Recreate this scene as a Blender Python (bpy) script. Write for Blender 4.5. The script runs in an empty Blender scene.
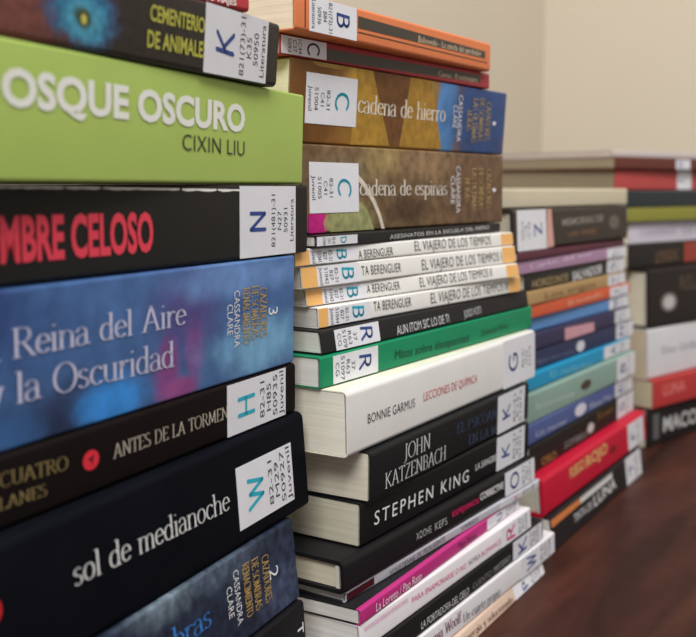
import bpy, bmesh, math, random
from math import sin, cos, pi, radians
from mathutils import Vector, Matrix

random.seed(7)
scene = bpy.context.scene
COL = scene.collection

# ------------------------------------------------------------------ camera, world, light, exposure
cam_data = bpy.data.cameras.new('camera')
cam_data.sensor_fit = 'HORIZONTAL'
cam_data.sensor_width = 36.0
cam_data.lens = 1013.187 * 36.0 / 696.0
cam_data.clip_start = 0.01
cam_data.dof.use_dof = True
cam_data.dof.focus_distance = 0.45
cam_data.dof.aperture_fstop = 11.5
cam = bpy.data.objects.new('camera', cam_data)
COL.objects.link(cam)
cam.location = (0, 0, 0)
cam.rotation_euler = (radians(90 - 7.358), 0, 0)
scene.camera = cam

world = bpy.data.worlds.new('world')
scene.world = world
world.use_nodes = True
world.node_tree.nodes['Background'].inputs['Color'].default_value = (0.95, 0.97, 1.0, 1)
world.node_tree.nodes['Background'].inputs['Strength'].default_value = 0.3

def area_light(name, loc, target, sx, sy, power, color):
    d = bpy.data.lights.new(name, 'AREA')
    d.shape = 'RECTANGLE'; d.size = sx; d.size_y = sy
    d.energy = power; d.color = color
    o = bpy.data.objects.new(name, d)
    COL.objects.link(o)
    o.location = loc
    o.rotation_euler = (Vector(target) - Vector(loc)).to_track_quat('-Z', 'Y').to_euler()
    return o
area_light('ceiling_light', (0.7, -0.1, 1.72), (0.45, 0.3, 0.0), 1.2, 0.6, 24, (1.0, 0.98, 0.95))
area_light('ceiling_light', (-0.3, -1.3, 1.72), (0.0, 0.4, -0.1), 1.4, 0.8, 52, (1.0, 0.98, 0.95))

scene.view_settings.view_transform = 'Standard'
scene.view_settings.look = 'None'
scene.view_settings.exposure = 0.0
scene.view_settings.gamma = 1.0
scene.view_settings.use_curve_mapping = False

# ------------------------------------------------------------------ helpers
def lin(c):
    r = []
    for v in c[:3]:
        v = v / 255.0
        r.append(v / 12.92 if v <= 0.04045 else ((v + 0.055) / 1.055) ** 2.4)
    return (r[0], r[1], r[2], 1.0)

def link_mesh(name, me, parent=None, mat=None):
    o = bpy.data.objects.new(name, me)
    COL.objects.link(o)
    if mat: me.materials.append(mat)
    if parent: o.parent = parent
    return o

def mesh_from(name, verts, faces, smooth=False):
    me = bpy.data.meshes.new(name)
    me.from_pydata(verts, [], faces)
    bm = bmesh.new(); bm.from_mesh(me)
    bmesh.ops.recalc_face_normals(bm, faces=bm.faces)
    bm.to_mesh(me); bm.free()
    if smooth:
        for p in me.polygons: p.use_smooth = True
    return me

def box_geo(x0, x1, y0, y1, z0, z1):
    v = [(x0,y0,z0),(x1,y0,z0),(x1,y1,z0),(x0,y1,z0),(x0,y0,z1),(x1,y0,z1),(x1,y1,z1),(x0,y1,z1)]
    f = [(0,3,2,1),(4,5,6,7),(0,1,5,4),(1,2,6,5),(2,3,7,6),(3,0,4,7)]
    return v, f

MATS = {}
def principled(name):
    m = bpy.data.materials.new(name); m.use_nodes = True
    return m, m.node_tree, m.node_tree.nodes['Principled BSDF']

def node(nt, typ, **kw):
    n = nt.nodes.new(typ)
    for k, v in kw.items(): setattr(n, k, v)
    return n

def plain(col, rough=0.5, spec=0.5, tag='print'):
    key = (tag, col, rough, spec)
    if key in MATS: return MATS[key]
    m, nt, b = principled('%s_%d_%d_%d' % ((tag,) + tuple(int(c) for c in col)))
    tc = node(nt, 'ShaderNodeTexCoord')
    no = node(nt, 'ShaderNodeTexNoise'); no.inputs['Scale'].default_value = 90; no.inputs['Detail'].default_value = 4
    nt.links.new(tc.outputs['Object'], no.inputs['Vector'])
    mx = node(nt, 'ShaderNodeMix', data_type='RGBA')
    c = lin(col)
    mx.inputs['A'].default_value = (c[0]*.93, c[1]*.93, c[2]*.93, 1)
    mx.inputs['B'].default_value = (min(1, c[0]*1.06+.002), min(1, c[1]*1.06+.002), min(1, c[2]*1.06+.002), 1)
    nt.links.new(no.outputs['Fac'], mx.inputs['Factor'])
    nt.links.new(mx.outputs['Result'], b.inputs['Base Color'])
    b.inputs['Roughness'].default_value = rough
    b.inputs['Specular IOR Level'].default_value = spec
    MATS[key] = m
    return m

def cover_mat(col, rough=0.42, spec=0.1):
    """laminated card: faint handling marks in the gloss and a very fine surface bump"""
    key = ('cover', col, rough)
    if key in MATS: return MATS[key]
    m, nt, b = principled('laminated_card_%d_%d_%d' % tuple(int(c) for c in col))
    c = lin(col)
    tc = node(nt, 'ShaderNodeTexCoord')
    n1 = node(nt, 'ShaderNodeTexNoise'); n1.inputs['Scale'].default_value = 45; n1.inputs['Detail'].default_value = 6
    n2 = node(nt, 'ShaderNodeTexNoise'); n2.inputs['Scale'].default_value = 900; n2.inputs['Detail'].default_value = 2
    nt.links.new(tc.outputs['Object'], n1.inputs['Vector']); nt.links.new(tc.outputs['Object'], n2.inputs['Vector'])
    mx = node(nt, 'ShaderNodeMix', data_type='RGBA')
    mx.inputs['A'].default_value = (c[0]*.94, c[1]*.94, c[2]*.94, 1)
    mx.inputs['B'].default_value = (min(1, c[0]*1.05+.003), min(1, c[1]*1.05+.003), min(1, c[2]*1.05+.003), 1)
    nt.links.new(n1.outputs['Fac'], mx.inputs['Factor'])
    nt.links.new(mx.outputs['Result'], b.inputs['Base Color'])
    mr = node(nt, 'ShaderNodeMapRange')
    mr.inputs['To Min'].default_value = rough - .06; mr.inputs['To Max'].default_value = rough + .1
    nt.links.new(n1.outputs['Fac'], mr.inputs['Value']); nt.links.new(mr.outputs['Result'], b.inputs['Roughness'])
    bp = node(nt, 'ShaderNodeBump'); bp.inputs['Strength'].default_value = .04; bp.inputs['Distance'].default_value = .0004
    nt.links.new(n2.outputs['Fac'], bp.inputs['Height']); nt.links.new(bp.outputs['Normal'], b.inputs['Normal'])
    b.inputs['Specular IOR Level'].default_value = spec
    MATS[key] = m
    return m

def art_mat(name, base, blobs, rough=0.4, noise=38, distort=.55, mott=.35):
    """painted cover picture: soft patches of printed colour laid over a base, edges broken by noise"""
    m, nt, b = principled(name)
    tc = node(nt, 'ShaderNodeTexCoord')
    n1 = node(nt, 'ShaderNodeTexNoise'); n1.inputs['Scale'].default_value = noise; n1.inputs['Detail'].default_value = 7
    n1.inputs['Roughness'].default_value = .62
    nt.links.new(tc.outputs['Object'], n1.inputs['Vector'])
    off = node(nt, 'ShaderNodeVectorMath', operation='SUBTRACT'); off.inputs[1].default_value = (.5, .5, .5)
    nt.links.new(n1.outputs['Color'], off.inputs[0])
    cur = None
    for (cx, cz, rx, rz, col, soft) in blobs:
        sub = node(nt, 'ShaderNodeVectorMath', operation='SUBTRACT'); sub.inputs[1].default_value = (cx, 0, cz)
        nt.links.new(tc.outputs['Object'], sub.inputs[0])
        mul = node(nt, 'ShaderNodeVectorMath', operation='MULTIPLY'); mul.inputs[1].default_value = (1/rx, 0, 1/max(rz, 1e-4))
        nt.links.new(sub.outputs[0], mul.inputs[0])
        ds = node(nt, 'ShaderNodeVectorMath', operation='MULTIPLY'); ds.inputs[1].default_value = (distort*3, 0, distort*3)
        nt.links.new(off.outputs[0], ds.inputs[0])
        ad = node(nt, 'ShaderNodeVectorMath', operation='ADD')
        nt.links.new(mul.outputs[0], ad.inputs[0]); nt.links.new(ds.outputs[0], ad.inputs[1])
        ln = node(nt, 'ShaderNodeVectorMath', operation='LENGTH'); nt.links.new(ad.outputs[0], ln.inputs[0])
        mr = node(nt, 'ShaderNodeMapRange', interpolation_type='SMOOTHSTEP')
        mr.inputs['From Min'].default_value = 1.0 + soft*.5; mr.inputs['From Max'].default_value = max(.0, 1.0 - soft)
        nt.links.new(ln.outputs['Value'], mr.inputs['Value'])
        mx = node(nt, 'ShaderNodeMix', data_type='RGBA')
        if cur is None: mx.inputs['A'].default_value = lin(base)
        else: nt.links.new(cur, mx.inputs['A'])
        mx.inputs['B'].default_value = lin(col)
        nt.links.new(mr.outputs['Result'], mx.inputs['Factor'])
        cur = mx.outputs['Result']
    n2 = node(nt, 'ShaderNodeTexNoise'); n2.inputs['Scale'].default_value = noise*3; n2.inputs['Detail'].default_value = 6
    nt.links.new(tc.outputs['Object'], n2.inputs['Vector'])
    vr = node(nt, 'ShaderNodeMapRange'); vr.inputs['To Min'].default_value = 1-mott; vr.inputs['To Max'].default_value = 1+mott
    vr.inputs['From Min'].default_value = .25; vr.inputs['From Max'].default_value = .75
    nt.links.new(n2.outputs['Fac'], vr.inputs['Value'])
    vm = node(nt, 'ShaderNodeVectorMath', operation='SCALE')
    if cur is None: vm.inputs[0].default_value = lin(base)[:3]
    else: nt.links.new(cur, vm.inputs[0])
    nt.links.new(vr.outputs['Result'], vm.inputs['Scale'])
    nt.links.new(vm.outputs[0], b.inputs['Base Color'])
    b.inputs['Roughness'].default_value = rough
    b.inputs['Specular IOR Level'].default_value = .14
    return m

def page_mat(col, lines=1500):
    """stacked leaves: fine uneven lines across the thickness of the block"""
    key = ('page', col)
    if key in MATS: return MATS[key]
    m, nt, b = principled('paper_leaves_%d_%d_%d' % tuple(col))
    tc = node(nt, 'ShaderNodeTexCoord')
    mp = node(nt, 'ShaderNodeMapping'); mp.inputs['Scale'].default_value = (14, 14, lines)
    nt.links.new(tc.outputs['Object'], mp.inputs['Vector'])
    n1 = node(nt, 'ShaderNodeTexNoise'); n1.inputs['Scale'].default_value = 1; n1.inputs['Detail'].default_value = 3
    nt.links.new(mp.outputs[0], n1.inputs['Vector'])
    n2 = node(nt, 'ShaderNodeTexNoise'); n2.inputs['Scale'].default_value = 60; n2.inputs['Detail'].default_value = 4
    nt.links.new(tc.outputs['Object'], n2.inputs['Vector'])
    c = lin(col)
    rp = node(nt, 'ShaderNodeMapRange'); rp.inputs['From Min'].default_value = .3; rp.inputs['From Max'].default_value = .7
    nt.links.new(n1.outputs['Fac'], rp.inputs['Value'])
    mx = node(nt, 'ShaderNodeMix', data_type='RGBA')
    mx.inputs['A'].default_value = (c[0]*.88, c[1]*.87, c[2]*.85, 1); mx.inputs['B'].default_value = (min(1,c[0]*1.06), min(1,c[1]*1.06), min(1,c[2]*1.06), 1)
    nt.links.new(rp.outputs['Result'], mx.inputs['Factor'])
    mx2 = node(nt, 'ShaderNodeMix', data_type='RGBA', blend_type='MULTIPLY'); mx2.inputs['Factor'].default_value = .12
    nt.links.new(mx.outputs['Result'], mx2.inputs['A']); nt.links.new(n2.outputs['Fac'], mx2.inputs['B'])
    nt.links.new(mx2.outputs['Result'], b.inputs['Base Color'])
    b.inputs['Roughness'].default_value = .85
    bp = node(nt, 'ShaderNodeBump'); bp.inputs['Strength'].default_value = .25; bp.inputs['Distance'].default_value = .0003
    nt.links.new(n1.outputs['Fac'], bp.inputs['Height']); nt.links.new(bp.outputs['Normal'], b.inputs['Normal'])
    MATS[key] = m
    return m

# ------------------------------------------------------------------ lettering
def arc(cx, cy, rx, ry, a0, a1, n=12):
    return [(cx + rx*cos(radians(a0+(a1-a0)*i/n)), cy + ry*sin(radians(a0+(a1-a0)*i/n))) for i in range(n+1)]
# pen strokes per letter (cap height 1, x-height .64); 's' entries are the little feet of a serif letter: (x, y, half length)
# '@' stands for the capital U with an acute accent
G = {
 'a': (.50, [arc(.21,.45,.16,.19,165,0)+[(.37,.12),(.41,.03),(.48,.03)], [(.37,.37)]+arc(.2,.17,.16,.18,100,325)], []),
 'b': (.54, [[(.1,.98),(.1,.02)], arc(.28,.31,.2,.31,155,-155)], [(.05,.97,.07)]),
 'c': (.46, [arc(.26,.32,.21,.31,40,315)], []),
 'd': (.56, [arc(.25,.31,.2,.31,28,330), [(.43,.98),(.43,.0)]], [(.38,.97,.07),(.48,.02,.06)]),
 'e': (.48, [[(.06,.36),(.42,.36)]+arc(.25,.32,.2,.31,8,318)], []),
 'h': (.58, [[(.1,.98),(.1,0)], [(.1,.42)]+arc(.29,.42,.17,.2,150,0)+[(.46,0)]], [(.05,.97,.06),(.1,.015,.1),(.46,.015,.1)]),
 'i': (.26, [[(.12,.62),(.12,0)], [(.12,.87),(.12,.885)]], [(.07,.61,.07),(.12,.015,.1)]),
 'j': (.26, [[(.14,.62),(.14,-.12),(.08,-.26),(0,-.26)], [(.14,.87),(.14,.885)]], [(.09,.61,.07)]),
 'l': (.26, [[(.12,.98),(.12,0)]], [(.07,.97,.07),(.12,.015,.1)]),
 'm': (.86, [[(.1,.62),(.1,0)], [(.1,.42)]+arc(.27,.42,.15,.2,150,0)+[(.42,0)], [(.42,.42)]+arc(.59,.42,.15,.2,150,0)+[(.74,0)]], [(.05,.61,.06),(.1,.015,.09),(.42,.015,.09),(.74,.015,.09)]),
 'n': (.58, [[(.1,.62),(.1,0)], [(.1,.42)]+arc(.29,.42,.17,.2,150,0)+[(.46,0)]], [(.05,.61,.06),(.1,.015,.1),(.46,.015,.1)]),
 'o': (.54, [arc(.26,.32,.21,.31,0,360,20)], []),
 'p': (.56, [[(.1,.62),(.1,-.28)], arc(.29,.31,.2,.31,155,-155)], [(.05,.61,.06),(.1,-.27,.1)]),
 'r': (.42, [[(.11,.62),(.11,0)], [(.11,.4),(.2,.58),(.3,.62),(.37,.57)]], [(.06,.61,.06),(.11,.015,.1)]),
 's': (.42, [arc(.2,.47,.14,.16,40,200,8)+[(.2,.34)]+arc(.2,.17,.15,.16,60,-150,9)], []),
 'u': (.58, [[(.1,.62),(.1,.2)]+arc(.27,.2,.17,.2,180,330), [(.45,.62),(.45,0)]], [(.05,.61,.06),(.41,.61,.06),(.5,.02,.06)]),
 'v': (.5, [[(.05,.62),(.25,.0),(.45,.62)]], [(.05,.61,.08),(.45,.61,.08)]),
 'y': (.5, [[(.05,.62),(.26,.04)], [(.45,.62),(.22,-.14),(.1,-.27),(.02,-.24)]], [(.05,.61,.08),(.45,.61,.08)]),
 'g': (.54, [arc(.25,.33,.2,.3,28,332), [(.44,.62),(.44,-.08)]+arc(.26,-.1,.18,.18,0,-150)], []),
 't': (.36, [[(.15,.84),(.15,.12)]+arc(.25,.12,.1,.1,180,300), [(.02,.61),(.32,.61)]], []),
 'f': (.36, [arc(.24,.8,.1,.17,30,180)+[(.14,0)], [(.02,.61),(.32,.61)]], [(.14,.015,.1)]),
 'A': (.78, [[(.08,0),(.38,.98)], [(.38,.98),(.68,0)], [(.18,.34),(.57,.34)]], [(.08,.015,.1),(.68,.015,.11)]),
 'B': (.66, [[(.14,.98),(.14,0)], [(.14,.97)]+arc(.34,.75,.2,.22,90,-90)+[(.14,.53)], [(.34,.53)]+arc(.36,.27,.23,.26,90,-90)+[(.14,.01)]], [(.1,.97,.08),(.1,.015,.08)]),
 'C': (.72, [arc(.42,.49,.36,.49,48,312,18)], []),
 'D': (.78, [[(.14,.98),(.14,0)], [(.14,.97),(.3,.97)]+arc(.32,.49,.36,.48,85,-85,14)+[(.3,.01),(.14,.01)]], [(.1,.97,.08),(.1,.015,.08)]),
 'E': (.62, [[(.14,.98),(.14,0)], [(.14,.96),(.54,.96),(.54,.84)], [(.14,.52),(.44,.52)], [(.14,.02),(.56,.02),(.56,.15)]], [(.1,.97,.08),(.1,.015,.08)]),
 'F': (.6, [[(.14,.98),(.14,0)], [(.14,.96),(.54,.96)], [(.14,.52),(.44,.52)]], []),
 'G': (.78, [arc(.42,.49,.36,.49,48,320,18)+[(.7,.44),(.48,.44)]], []),
 'H': (.8, [[(.14,.98),(.14,0)], [(.64,.98),(.64,0)], [(.14,.51),(.64,.51)]], [(.14,.97,.11),(.14,.015,.11),(.64,.97,.11),(.64,.015,.11)]),
 'I': (.32, [[(.15,.98),(.15,0)]], [(.15,.97,.11),(.15,.015,.11)]),
 'J': (.4, [[(.24,.98),(.24,.1),(.18,-.08),(.04,-.16)]], [(.24,.97,.11)]),
 'K': (.74, [[(.14,.98),(.14,0)], [(.6,.98),(.14,.44)], [(.26,.56),(.66,0)]], [(.14,.97,.11),(.14,.015,.11),(.6,.97,.1),(.66,.015,.1)]),
 'L': (.6, [[(.14,.98),(.14,0)], [(.14,.02),(.54,.02),(.54,.16)]], [(.14,.97,.11),(.1,.015,.08)]),
 'M': (.94, [[(.12,0),(.17,.98)], [(.17,.98),(.46,.1)], [(.46,.1),(.74,.98)], [(.74,.98),(.8,0)]], [(.12,.015,.1),(.8,.015,.1)]),
 'N': (.82, [[(.14,0),(.14,.98)], [(.14,.98),(.66,.02)], [(.66,.02),(.66,.98)]], [(.14,.015,.1),(.1,.97,.08),(.66,.97,.1)]),
 'O': (.82, [arc(.41,.49,.35,.49,0,360,24)], []),
 'P': (.62, [[(.14,.98),(.14,0)], [(.14,.97)]+arc(.32,.72,.22,.25,90,-90)+[(.14,.47)]], [(.1,.97,.08),(.14,.015,.11)]),
 'Q': (.82, [arc(.41,.49,.35,.49,0,360,24), [(.44,.14),(.72,-.12)]], []),
 'R': (.72, [[(.14,.98),(.14,0)], [(.14,.97)]+arc(.34,.73,.21,.24,90,-90)+[(.14,.49)], [(.34,.49),(.66,0)]], [(.1,.97,.08),(.14,.015,.11),(.66,.015,.09)]),
 'S': (.56, [arc(.27,.74,.2,.23,40,210,10)+[(.3,.49)]+arc(.27,.25,.22,.24,60,-150,10)], []),
 'T': (.66, [[(.33,.98),(.33,0)], [(.05,.84),(.05,.96),(.61,.96),(.61,.84)]], [(.33,.015,.12)]),
 'U': (.78, [[(.14,.98),(.14,.3)]+arc(.39,.3,.25,.29,180,360)+[(.64,.98)]], [(.14,.97,.11),(.64,.97,.11)]),
 'V': (.74, [[(.06,.98),(.36,0),(.66,.98)]], [(.06,.97,.1),(.66,.97,.1)]),
 'W': (1.02, [[(.06,.98),(.28,0),(.5,.9),(.72,0),(.94,.98)]], [(.06,.97,.1),(.94,.97,.1)]),
 'X': (.7, [[(.08,.98),(.6,0)], [(.6,.98),(.08,0)]], []),
 'Z': (.66, [[(.08,.96),(.56,.96),(.08,.02),(.58,.02)]], []),
 ' ': (.36, [], []), '/': (.4, [[(.02,0),(.36,.98)]], []), '-': (.36, [[(.05,.36),(.3,.36)]], []),
 '\u00f1': (.58, [[(.1,.62),(.1,0)], [(.1,.42)]+arc(.29,.42,.17,.2,150,0)+[(.46,0)], [(.14,.78),(.42,.8)]], []),
 '\u00ed': (.26, [[(.12,.62),(.12,0)], [(.12,.78),(.22,.94)]], [(.07,.61,.07),(.12,.015,.1)]),
 '@': (.78, [[(.14,.98),(.14,.3)]+arc(.39,.3,.25,.29,180,360)+[(.64,.98)], [(.36,1.08),(.5,1.24)]], [(.14,.97,.11),(.64,.97,.11)]),
}
def hull(pts):
    pts = sorted(set((round(a,6), round(b,6)) for a, b in pts))
    def half(ps):
        h = []
        for p in ps:
            while len(h) > 1 and (h[-1][0]-h[-2][0])*(p[1]-h[-2][1]) - (h[-1][1]-h[-2][1])*(p[0]-h[-2][0]) <= 0: h.pop()
            h.append(p)
        return h
    a, b = half(pts), half(pts[::-1])
    return a[:-1] + b[:-1]

def pen_text(s, nw, nh, serif=True):
    """(verts, faces, width) of a word drawn with a broad pen"""
    V, F, x = [], [], 0.0
    nib = [(nw/2*cos(2*pi*k/10), nh/2*sin(2*pi*k/10)) for k in range(10)]
    for ch in s:
        adv, strokes, feet = G[ch]
        segs = []
        for st in strokes:
            for a, b in zip(st[:-1], st[1:]): segs.append((a, b, nib))
        if serif:
            for (fx, fy, hl) in feet:
                segs.append(((fx-hl, fy), (fx+hl, fy), [(p[0]*.3, p[1]*.8) for p in nib]))
        for a, b, nb in segs:
            h = hull([(a[0]+p[0], a[1]+p[1]) for p in nb] + [(b[0]+p[0], b[1]+p[1]) for p in nb])
            k = len(V)
            V += [(x+p[0], p[1]) for p in h]; F.append(tuple(range(k, k+len(h))))
        x += adv
    return V, F

_font_cache = {}
def font_batch(reqs):
    """outline every sans word once with the built-in font"""
    tmp = []
    for key in reqs:
        s, font = key
        off = OFF[font]
        s = s.replace('^U', chr(0xDA)).replace('^I', chr(0xCD))   # accented capitals
        cu = bpy.data.curves.new('tmp', 'FONT'); cu.body = s; cu.size = 1.0; cu.offset = off; cu.resolution_u = 3; cu.space_character = SPACING.get(font, 1.0)
        o = bpy.data.objects.new('tmp', cu); COL.objects.link(o); tmp.append((key, o, cu))
    bpy.context.view_layer.update()
    dg = bpy.context.evaluated_depsgraph_get()
    for key, o, cu in tmp:
        me = o.evaluated_get(dg).to_mesh()
        _font_cache[key] = ([(v.co.x, v.co.y) for v in me.vertices], [tuple(p.vertices) for p in me.polygons])
        o.evaluated_get(dg).to_mesh_clear()
    for key, o, cu in tmp:
        bpy.data.objects.remove(o); bpy.data.curves.remove(cu)
OFF = {'s': -0.004, 'b': 0.022, 'x': 0.036, 't': -0.007, 'w': 0.002}
SPACING = {'w': 1.3, 't': 1.05, 'x': 1.0}
PEN = {'e': (.108, .042), 'f': (.088, .036), 'ebold': (.15, .065)}
def raw(s, font, bold=0):
    """letters scaled so that the cap height is 1; (verts, faces)"""
    if font in 'ef':
        s = s.replace('^U', '@')
        w = PEN['ebold' if bold else font]
        return pen_text(s, w[0], w[1])
    v, f = _font_cache[(s, font)]
    hv = _font_cache[('H', font)][0]
    h = max(p[1] for p in hv); k = 1.0/h
    return [(p[0]*k, p[1]*k) for p in v], f
def xr(v): return (min(p[0] for p in v), max(p[0] for p in v)) if v else (0, 0)
# ------------------------------------------------------------------ measured tables (metres, in each book's own frame)
GEO = {
 'A0': ((-0.03833, 0.40423, 0.06745), 0.9732, 0.19, 0.022, 0.0),
 'A1': ((-0.03013, 0.43172, 0.0417), 1.14866, 0.222, 0.02555, 0.00201),
 'A2': ((-0.02108, 0.46471, 0.00166), 1.17145, 0.222, 0.03964, 0.00116),
 'A3': ((-0.01859, 0.45838, -0.0291), 1.09759, 0.222, 0.03036, 0.00028),
 'A4': ((-0.02462, 0.44734, -0.07754), 1.11241, 0.222, 0.04804, 0.00087),
 'A5': ((-0.02389, 0.44826, -0.10021), 1.11823, 0.222, 0.02227, 0.00016),
 'A6': ((-0.01783, 0.44832, -0.14411), 1.14089, 0.222, 0.0435, -0.00324),
 'A7': ((-0.02154, 0.43048, -0.18076), 1.14825, 0.222, 0.03624, -0.00362),
 'A8': ((-0.01609, 0.42718, -0.24409), 1.13508, 0.2, 0.06293, -0.00413),
 'B1': ((0.08434, 0.61648, 0.06853), 0.98723, 0.19496, 0.01629, 3e-05),
 'B2': ((0.0852, 0.62433, 0.05905), 0.95205, 0.19903, 0.00908, -4e-05),
 'B3': ((0.09738, 0.64763, 0.02061), 0.9608, 0.2177, 0.03804, 0.00227),
 'B4': ((0.09775, 0.6456, -0.02149), 0.97393, 0.212, 0.0417, -0.00053),
 'B5': ((0.09502, 0.6353, -0.02729), 1.00037, 0.203, 0.0054, 3e-05),
 'B6': ((0.10339, 0.63429, -0.03548), 0.95267, 0.21918, 0.00779, -0.00093),
 'B7': ((0.10457, 0.63094, -0.04605), 0.9405, 0.21249, 0.01017, -0.00114),
 'B8': ((0.10603, 0.62597, -0.0547), 0.91203, 0.20391, 0.00825, -0.00136),
 'B9': ((0.10861, 0.63502, -0.06468), 0.95239, 0.21041, 0.00958, -0.00054),
 'B10': ((0.11608, 0.64752, -0.07578), 0.98335, 0.2301, 0.0107, -0.00176),
 'B11': ((0.11922, 0.65176, -0.09041), 0.992, 0.2409, 0.01423, -0.00017),
 'B12': ((0.12062, 0.64376, -0.12102), 1.02662, 0.23293, 0.03021, -0.00079),
 'B13': ((0.11346, 0.6268, -0.14526), 1.02896, 0.20024, 0.02384, 0.00018),
 'B14': ((0.11312, 0.62151, -0.16689), 0.99822, 0.19798, 0.02123, 0.00012),
 'B15': ((0.11802, 0.62057, -0.18271), 0.99213, 0.21864, 0.01542, -0.00066),
 'B16': ((0.12088, 0.62366, -0.18812), 0.9787, 0.21865, 0.00501, 0.00041),
 'B17': ((0.10556, 0.6054, -0.19588), 1.04105, 0.19751, 0.00736, -0.00024),
 'B18': ((0.11342, 0.60619, -0.2087), 1.01019, 0.20231, 0.01242, -0.00106),
 'B19': ((0.12389, 0.6214, -0.22148), 1.01046, 0.212, 0.01238, -0.00026),
 'B20': ((0.13446, 0.6346, -0.23532), 1.0076, 0.212, 0.01344, -0.00062),
 'B21': ((0.12583, 0.62038, -0.24409), 1.04009, 0.21, 0.00837, -0.00286),
 'C1': ((0.23891, 0.87344, -0.01434), 0.94851, 0.23508, 0.01346, -0.00032),
 'C2': ((0.24011, 0.87269, -0.04335), 0.98324, 0.23138, 0.0286, -0.00153),
 'C3': ((0.23789, 0.87424, -0.04931), 1.00484, 0.23087, 0.00556, -0.0001),
 'C4': ((0.24094, 0.87727, -0.05898), 0.99596, 0.2306, 0.00927, -0.0006),
 'C5': ((0.23875, 0.87455, -0.07127), 0.99468, 0.21437, 0.01189, -0.00029),
 'C6': ((0.23939, 0.8722, -0.08152), 0.99329, 0.21224, 0.00985, -0.00028),
 'C7': ((0.24531, 0.87742, -0.09118), 0.97838, 0.21173, 0.00927, -0.00017),
 'C8': ((0.24369, 0.87586, -0.10172), 0.96537, 0.20505, 0.01013, -0.00031),
 'C9': ((0.24547, 0.87421, -0.11388), 0.97822, 0.20677, 0.01176, -0.00041),
 'C10': ((0.2507, 0.88287, -0.12842), 0.9773, 0.21474, 0.01415, -0.00028),
 'C11': ((0.2457, 0.87318, -0.13996), 0.99361, 0.2248, 0.01113, -8e-05),
 'C12': ((0.25002, 0.87018, -0.16065), 0.98989, 0.2335, 0.01989, -0.00045),
 'C13': ((0.24841, 0.87079, -0.17474), 1.00582, 0.23525, 0.01369, -0.00044),
 'C14': ((0.25061, 0.8732, -0.19392), 1.0162, 0.24132, 0.01878, -0.00055),
 'C15': ((0.26223, 0.86975, -0.22078), 1.01896, 0.24782, 0.02646, -0.00239),
 'C16': ((0.2533, 0.84877, -0.24409), 1.03359, 0.22422, 0.02291, -0.00301),
 'D0': ((0.42079, 1.08654, 0.02834), 0.65562, 0.222, 0.00608, 0.0),
 'D1': ((0.41371, 1.08727, 0.01758), 0.7122, 0.222, 0.01036, -0.00019),
 'D2': ((0.41303, 1.0975, -0.00221), 0.73294, 0.222, 0.01939, -0.00049),
 'D3': ((0.42315, 1.09589, -0.01862), 0.73415, 0.222, 0.01601, -0.00046),
 'D4': ((0.4258, 1.09476, -0.03199), 0.73105, 0.222, 0.01297, -0.00039),
 'D5': ((0.42799, 1.10641, -0.05321), 0.74415, 0.222, 0.02082, -0.00048),
 'D6': ((0.42534, 1.09828, -0.07603), 0.74555, 0.222, 0.02242, -0.0005),
 'D7': ((0.44734, 1.09609, -0.13266), 0.74018, 0.222, 0.05624, -0.00265),
 'D8': ((0.44366, 1.09662, -0.18052), 0.76302, 0.222, 0.04745, -0.00215),
 'D9': ((0.453, 1.08628, -0.20759), 0.73186, 0.222, 0.02668, -0.00095),
 'D10': ((0.44039, 1.08757, -0.24409), 0.76972, 0.222, 0.0361, -0.00108),
}
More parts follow.
